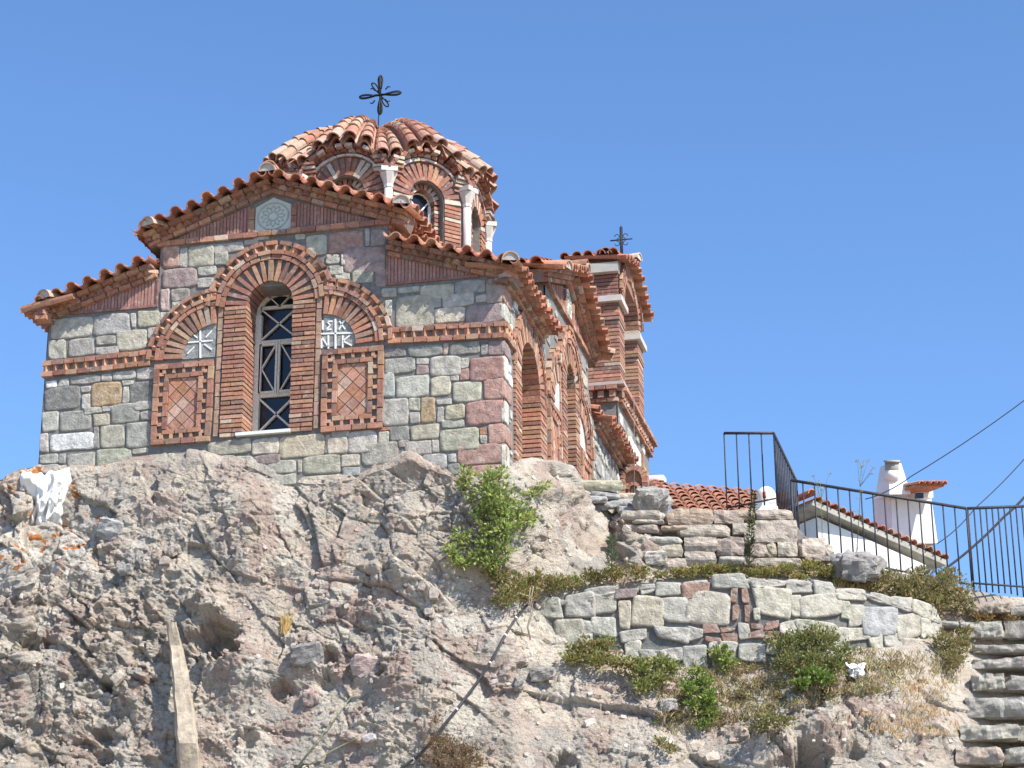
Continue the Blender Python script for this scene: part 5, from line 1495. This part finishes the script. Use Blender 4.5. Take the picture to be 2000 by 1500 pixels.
plant("green_shrub", "fresh green sprout at the foot of the wall below the brick pieces", "shrub",
      [(1405, 1280, 20, .9), (1420, 1295, 14, .9), (1360, 1312, 12, .8)], 800, .05, .018, GREENS, core=.3)
plant("dark_bush", "dense dark green bush under the right half of the terrace wall", "bush",
      [(1530, 1262, 28, .9), (1570, 1250, 32, .9), (1610, 1255, 30, .9), (1645, 1275, 26, .9), (1540, 1290, 24, .8), (1590, 1290, 28, .8), (1630, 1300, 22, .8)], 4300, .05, .012, DARK + OLIVE[:2], core=.2)
plant("lime_plant", "pale lime green leafy plant in front of the dark bush", "plant",
      [(1585, 1318, 18, .7), (1610, 1325, 16, .8), (1565, 1335, 14, .6)], 800, .055, .022, LIME, core=.3)
plant("lime_plant", "loose yellow green weed trailing down the slope among dry grass", "plant",
      [(1345, 1345, 16, .8), (1375, 1335, 18, .8), (1385, 1365, 18, .9), (1390, 1395, 16, .9), (1375, 1415, 12, .8), (1355, 1375, 12, .8)], 1500, .05, .016, LIME + GREENS[:1], core=.2)
plant("olive_bush", "small olive bush beside the stair below the end of the wall", "bush",
      [(1845, 1255, 22, .9), (1875, 1265, 22, .9), (1860, 1290, 20, .9), (1885, 1235, 14, .8)], 1800, .045, .013, OLIVE, core=.3)
plant("olive_bush", "low olive weed patch near the bottom of the slope", "bush",
      [(1500, 1405, 24, .6), (1530, 1412, 20, .6), (1480, 1420, 16, .6), (1290, 1450, 14, .7), (1310, 1462, 16, .6)], 1200, .045, .012, DARK + OLIVE, core=.3)
plant("dry_bush", "brown dried shrub at the bottom of the rock beside the black pipe", "bush",
      [(850, 1450, 24, .9), (880, 1465, 28, .9), (915, 1475, 26, .8), (855, 1485, 24, .8), (900, 1495, 28, .7), (850, 1405, 12, 1), (935, 1490, 16, .8)], 3600, .05, .006, BROWN, core=.15, stemcol=(.2, .14, .09))
plant("rust_plant", "rusty orange dried plant on the stair edge above the steps", "plant",
      [(1920, 1210, 18, .7), (1950, 1205, 18, .7), (1975, 1212, 14, .6)], 900, .045, .012, [(.36, .19, .09), (.30, .2, .09), (.2, .17, .06)], core=.3)

def tuft(name, label, cat, spots, n, h, cols, spread=.12, lean=.35, group=None, kind=None, wd=.005, doff=.03):
    mb = MB(); b0 = None
    for (px, py) in spots:
        p, t = hit(px, py); p = p - FWD * doff
        if b0 is None: b0 = p
        for _ in range(n):
            a = p + RIGHT * U(-spread, spread) + FWD * U(-.05, .05); d = Vector((U(-lean, lean), U(-lean, lean) * .6 - .05, 1)).normalized()
            hh = h * U(.45, 1.2); s = d.cross(FWD).normalized() * wd; m = a + d * hh * .55; e = a + d * hh + Vector((U(-.3, .3), U(-.2, .1), -U(0, .25))) * hh * .5
            c = vary(rnd.choice(cols), .2, .05)
            mb.add([a - s, a + s, m + s * .8, m - s * .8, e], [(0, 1, 2, 3), (3, 2, 4)], c)
    o = mb.build(name, M_DRY, None, base=b0); tag(o, label, cat, group, kind); return o
tuft("straw_tuft", "golden tuft of dry straw on the middle of the rock face", "grass", [(553, 1235), (560, 1225)], 26, .28, [(.50, .34, .11), (.44, .30, .12)], .05, .4)
R2 = random.Random(4)
spots = [(R2.uniform(1640, 1870), R2.uniform(1270, 1335)) for _ in range(90)]
while len(spots) < 320:
    x, y = R2.uniform(1290, 1870), R2.uniform(1285, 1450)
    lo = 1440 - (x - 1290) * .22
    if y < lo and y > 1285 - max(0, (x - 1650)) * .15 and R2.random() < .9: spots.append((x, y))
tuft("dry_grass", "dry straw coloured grass and weeds covering the slope under the terrace wall", "grass", spots, 9, .10, STRAW + BROWN[:2] + [(.25, .25, .10)], .10, .9, kind="stuff")
spots = [(R2.uniform(1280, 1760), R2.uniform(1290, 1420)) for _ in range(560)]
mb = MB()
for (px, py) in spots:
    if py > 1440 - (px - 1290) * .2: continue
    p, t = hit(px, py)
    blobs_leaves(mb, [(p + Z * .02 - FWD * .03, U(.04, .10), .6)], 34, .034, .009, rnd.choice([OLIVE, SUCCY, BROWN, STRAW, STRAW, DARK]), .5, .2)
o = mb.build("ground_cover", M_LEAF, None, base=at(1500, 1400, 26.8)); tag(o, "mixed low weeds creeping through the dry grass below the wall", "plants", kind="stuff")
spots = [(R2.uniform(1620, 1760), R2.uniform(1135, 1160)) for _ in range(26)] + [(R2.uniform(1700, 1860), R2.uniform(1400, 1440)) for _ in range(30)] + [(R2.uniform(1760, 1850), R2.uniform(1330, 1400)) for _ in range(30)]
tuft("straw_patch", "reddish dry grass patches on the ledge beside the stair and behind the wall", "grass", spots, 12, .10, [(.42, .27, .13), (.36, .22, .11), (.45, .34, .18)], .12, .7, kind="stuff")

# tall single weeds
def weed(name, label, px, y0, y1, t, cols, n, l, wd, rad, umb=False, lean=0.0):
    p0, p1 = at(px, y0, t), at(px + lean, y1, t)
    o = thing(name, label, "weed", p0)
    mb = MB(); mb.tube([p0, p0.lerp(p1, .5) + Vector((.01, 0, 0)), p1], .007, vary(cols[0]), n=5, r2=.003); mb.build("stalk", M_STEM, o)
    mb = MB()
    for i in range(n):
        q = U(.05, 1); c = p0.lerp(p1, q); a = U(0, 2 * PI)
        d = Vector((math.cos(a), math.sin(a) * .6, U(.3, 1.2)))
        r = rad * (1 - .75 * q)
        leaf(mb, c + Vector((math.cos(a), math.sin(a), 0)) * r * U(0, .7), d, l * U(.6, 1.2), wd, vary(rnd.choice(cols), .2))
    if umb:
        for _ in range(5):
            e = p1 + Vector((U(-.16, .16), U(-.1, .1), U(-.2, .05)))
            mb.tube([p0.lerp(p1, .75), e], .003, vary(cols[0]), n=4)
            for _ in range(18): leaf(mb, e + Vector((U(-.03, .03), U(-.03, .03), U(-.01, .01))), Vector((U(-1, 1), U(-1, 1), 1)), .02, .006, vary(cols[-1]))
    mb.build("foliage", M_LEAF, o)
weed("tall_weed", "tall narrow dark green weed standing against the dry stone wall", 1462, 1110, 962, 28.25, [(.07, .09, .035), (.05, .07, .03), (.10, .11, .04)], 420, .06, .008, .075, lean=10)
weed("tall_weed", "grey green upright weed on the rock left of the dry stone wall", 1194, 1112, 1050, 28.2, [(.15, .18, .09), (.12, .15, .08)], 260, .09, .006, .10)
weed("fennel_stalk", "thin pale fennel stalk with small flower heads behind the railing, taller of the two", 1672, 1100, 900, 28.9, [(.22, .24, .10), (.30, .29, .14), (.36, .34, .18)], 40, .06, .004, .10, umb=True, lean=10)
weed("fennel_stalk", "short fennel stalk with sparse heads left of the dark boulder", 1606, 1100, 935, 28.9, [(.22, .24, .10), (.30, .29, .14), (.36, .34, .18)], 40, .06, .004, .10, umb=True, lean=-4)
def stalk(name, label, pts, r, col):
    mb = MB(); P = []
    for (x, y) in pts:
        p, t = hit(x, y); P.append(at(x, y, t - .10))
    mb.tube(P, r, col, n=5, r2=r * .5); o = mb.build(name, M_STEM); tag(o, label, "stalk", group="bent green stalks at the bottom")
stalk("grass_stalk", "long thin green stalk leaning up to the right over the bottom of the rock", [(575, 1505), (625, 1440), (660, 1395), (700, 1342)], .008, (.22, .26, .10))
stalk("grass_stalk", "pale green stalk bending low to the right at the bottom edge", [(590, 1502), (650, 1465), (690, 1445), (712, 1434)], .007, (.36, .38, .20))
mb = MB(); P = [(1036, 1250), (1030, 1225), (1038, 1195), (1033, 1170), (1036, 1145)]
for off in (0, 6): mb.tube([at(x + off * (i / 4), y, T(1036, 1200) - .25) for i, (x, y) in enumerate(P)], .011, (.42, .38, .31), n=5, r2=.005)
mb.tube([at(x, y, T(1036, 1200) - .25) for x, y in ((1036, 1165), (1010, 1158), (1000, 1175))], .006, (.42, .38, .31), n=5)
o = mb.build("bare_twig", M_STEM); tag(o, "bare pale twig at the upper end of the black pipe", "twig")

# pipe, plank, litter
pp_ = [(1030, 1182), (1012, 1200), (990, 1235), (960, 1290), (930, 1335), (900, 1375), (872, 1410), (840, 1450), (815, 1478), (780, 1503), (755, 1525)]
hs = thing("water_pipe", "black plastic water pipe with white clips running down the rock", "pipe", hit(900, 1375)[0])
P = []
for x, y in pp_:
    p, t = hit(x, y); P.append([x, y, t - .06])
ts = [q[2] for q in P]
for _ in range(3): ts = [ts[0]] + [min(ts[i], (ts[i - 1] + ts[i + 1]) / 2 + .02) for i in range(1, len(ts) - 1)] + [ts[-1]]
P3 = [at(P[i][0], P[i][1], ts[i]) for i in range(len(P))]
mb = MB(); mb.tube(P3, .017, (.05, .05, .05), n=8); mb.build("hose", M_PIPE, hs)
mb = MB()
for i, q in ((1, .2), (2, .1), (3, .1), (5, .3), (8, .2)):
    a = P3[i].lerp(P3[i + 1], q); d = (P3[i + 1] - P3[i]).normalized(); mb.tube([a - d * .012, a + d * .010], .021, (.75, .75, .73), n=8)
mb.build("white_clips", M_PAINT, hs)
mb = MB(); Pw = []
for (x, y) in ((322, 1135), (332, 1200), (343, 1260), (352, 1320), (360, 1390), (366, 1450), (370, 1520)):
    p, t = hit(x, y); Pw.append((x, y, t))
tt = [q[2] for q in Pw]; tt = [min(tt[max(0, i - 1):i + 2]) - .03 for i in range(len(tt))]
V = []; NP = 40; px_ = [q[0] for q in Pw]; py_ = [q[1] for q in Pw]; wds = [7, 9, 13, 17, 20, 22, 23]
for i in range(NP + 1):
    y = 1215 + 305 * i / NP; x = float(np.interp(y, py_, px_)) + 3 * noise.noise(Vector((y * .02, 1, 0))); t = float(np.interp(y, py_, tt)); w_ = float(np.interp(y, py_, wds))
    for k in range(9):
        sx = -1 + k / 4; dp = (.09 if abs(sx) > .99 else -.012) + .012 * noise.noise(Vector((sx * 4, y * .012, 5)))
        V.append(at(x + sx * w_ + 2.2 * noise.noise(Vector((y * .05, sx * 2, 9))), y, t + dp))
F = [(i * 9 + k, i * 9 + k + 1, (i + 1) * 9 + k + 1, (i + 1) * 9 + k) for i in range(NP) for k in range(8)]
mb.add(V, F, (.48, .42, .33))
M_PLANK = mat("weathered_wood", (.41, .345, .265), amt=.35, scale=9, bump=.7, bscale=26, bdist=.02, spot=(.28, .24, .20), spotscale=14)
o = mb.build("timber_post", M_PLANK); tag(o, "pale weathered timber post standing against the left of the rock", "post")
def crumple(name, label, px, py, rx, ry, seed, cat, amp=.5, drop=None):
    p, t = hit(px, py); s = t / FPX; V = []; F = []; n = 44
    for i in range(n + 1):
        for j in range(n + 1):
            u, v = 2 * i / n - 1, 2 * j / n - 1
            eu = 1 + .30 * noise.noise(Vector((v * 2.2, seed, 1))); ev = 1 + .30 * noise.noise(Vector((u * 2.6, seed, 6)))
            fx_, fy_ = u * eu * (1 - .25 * v), v * ev
            q = Vector((u * 2.4 + v * 1.3, v * 1.0 - u * .3, seed)); q2 = Vector((u * 3.0 - v * 2.2, v * 2.6, seed + 4))
            fold = (1 - abs(noise.noise(q)) * 3.2) * .6 + (.5 - abs(noise.noise(q * 2.1 + Vector((3, 1, 0)))) * 1.6) * .55 + .35 * abs(noise.noise(q2))
            rim = max(abs(u), abs(v)) ** 4
            hgt = .10 + amp * .16 * fold * (1 - .6 * rim) - .10 * rim
            V.append(at(px + fx_ * rx + 9 * noise.noise(q * 1.3), py + fy_ * ry + 7 * noise.noise(q2), t - hgt + .03 - v * .10 * (ry / 60)))
    for i in range(n):
        for j in range(n):
            a = i * (n + 1) + j; F.append((a, a + n + 1, a + n + 2, a + 1))
    mb = MB(); mb.add(V, F, (.8, .8, .8), True)
    o = mb.build(name, M_PLASTIC); tag(o, label, cat); return o
crumple("plastic_bag", "crumpled white plastic bag caught on the rock left of the chapel", 90, 978, 40, 58, 3.3, "bag", 1.0)
crumple("paper_scrap", "small crumpled white scrap lying in the weeds below the wall", 1672, 1312, 16, 15, 8.1, "litter", .5)
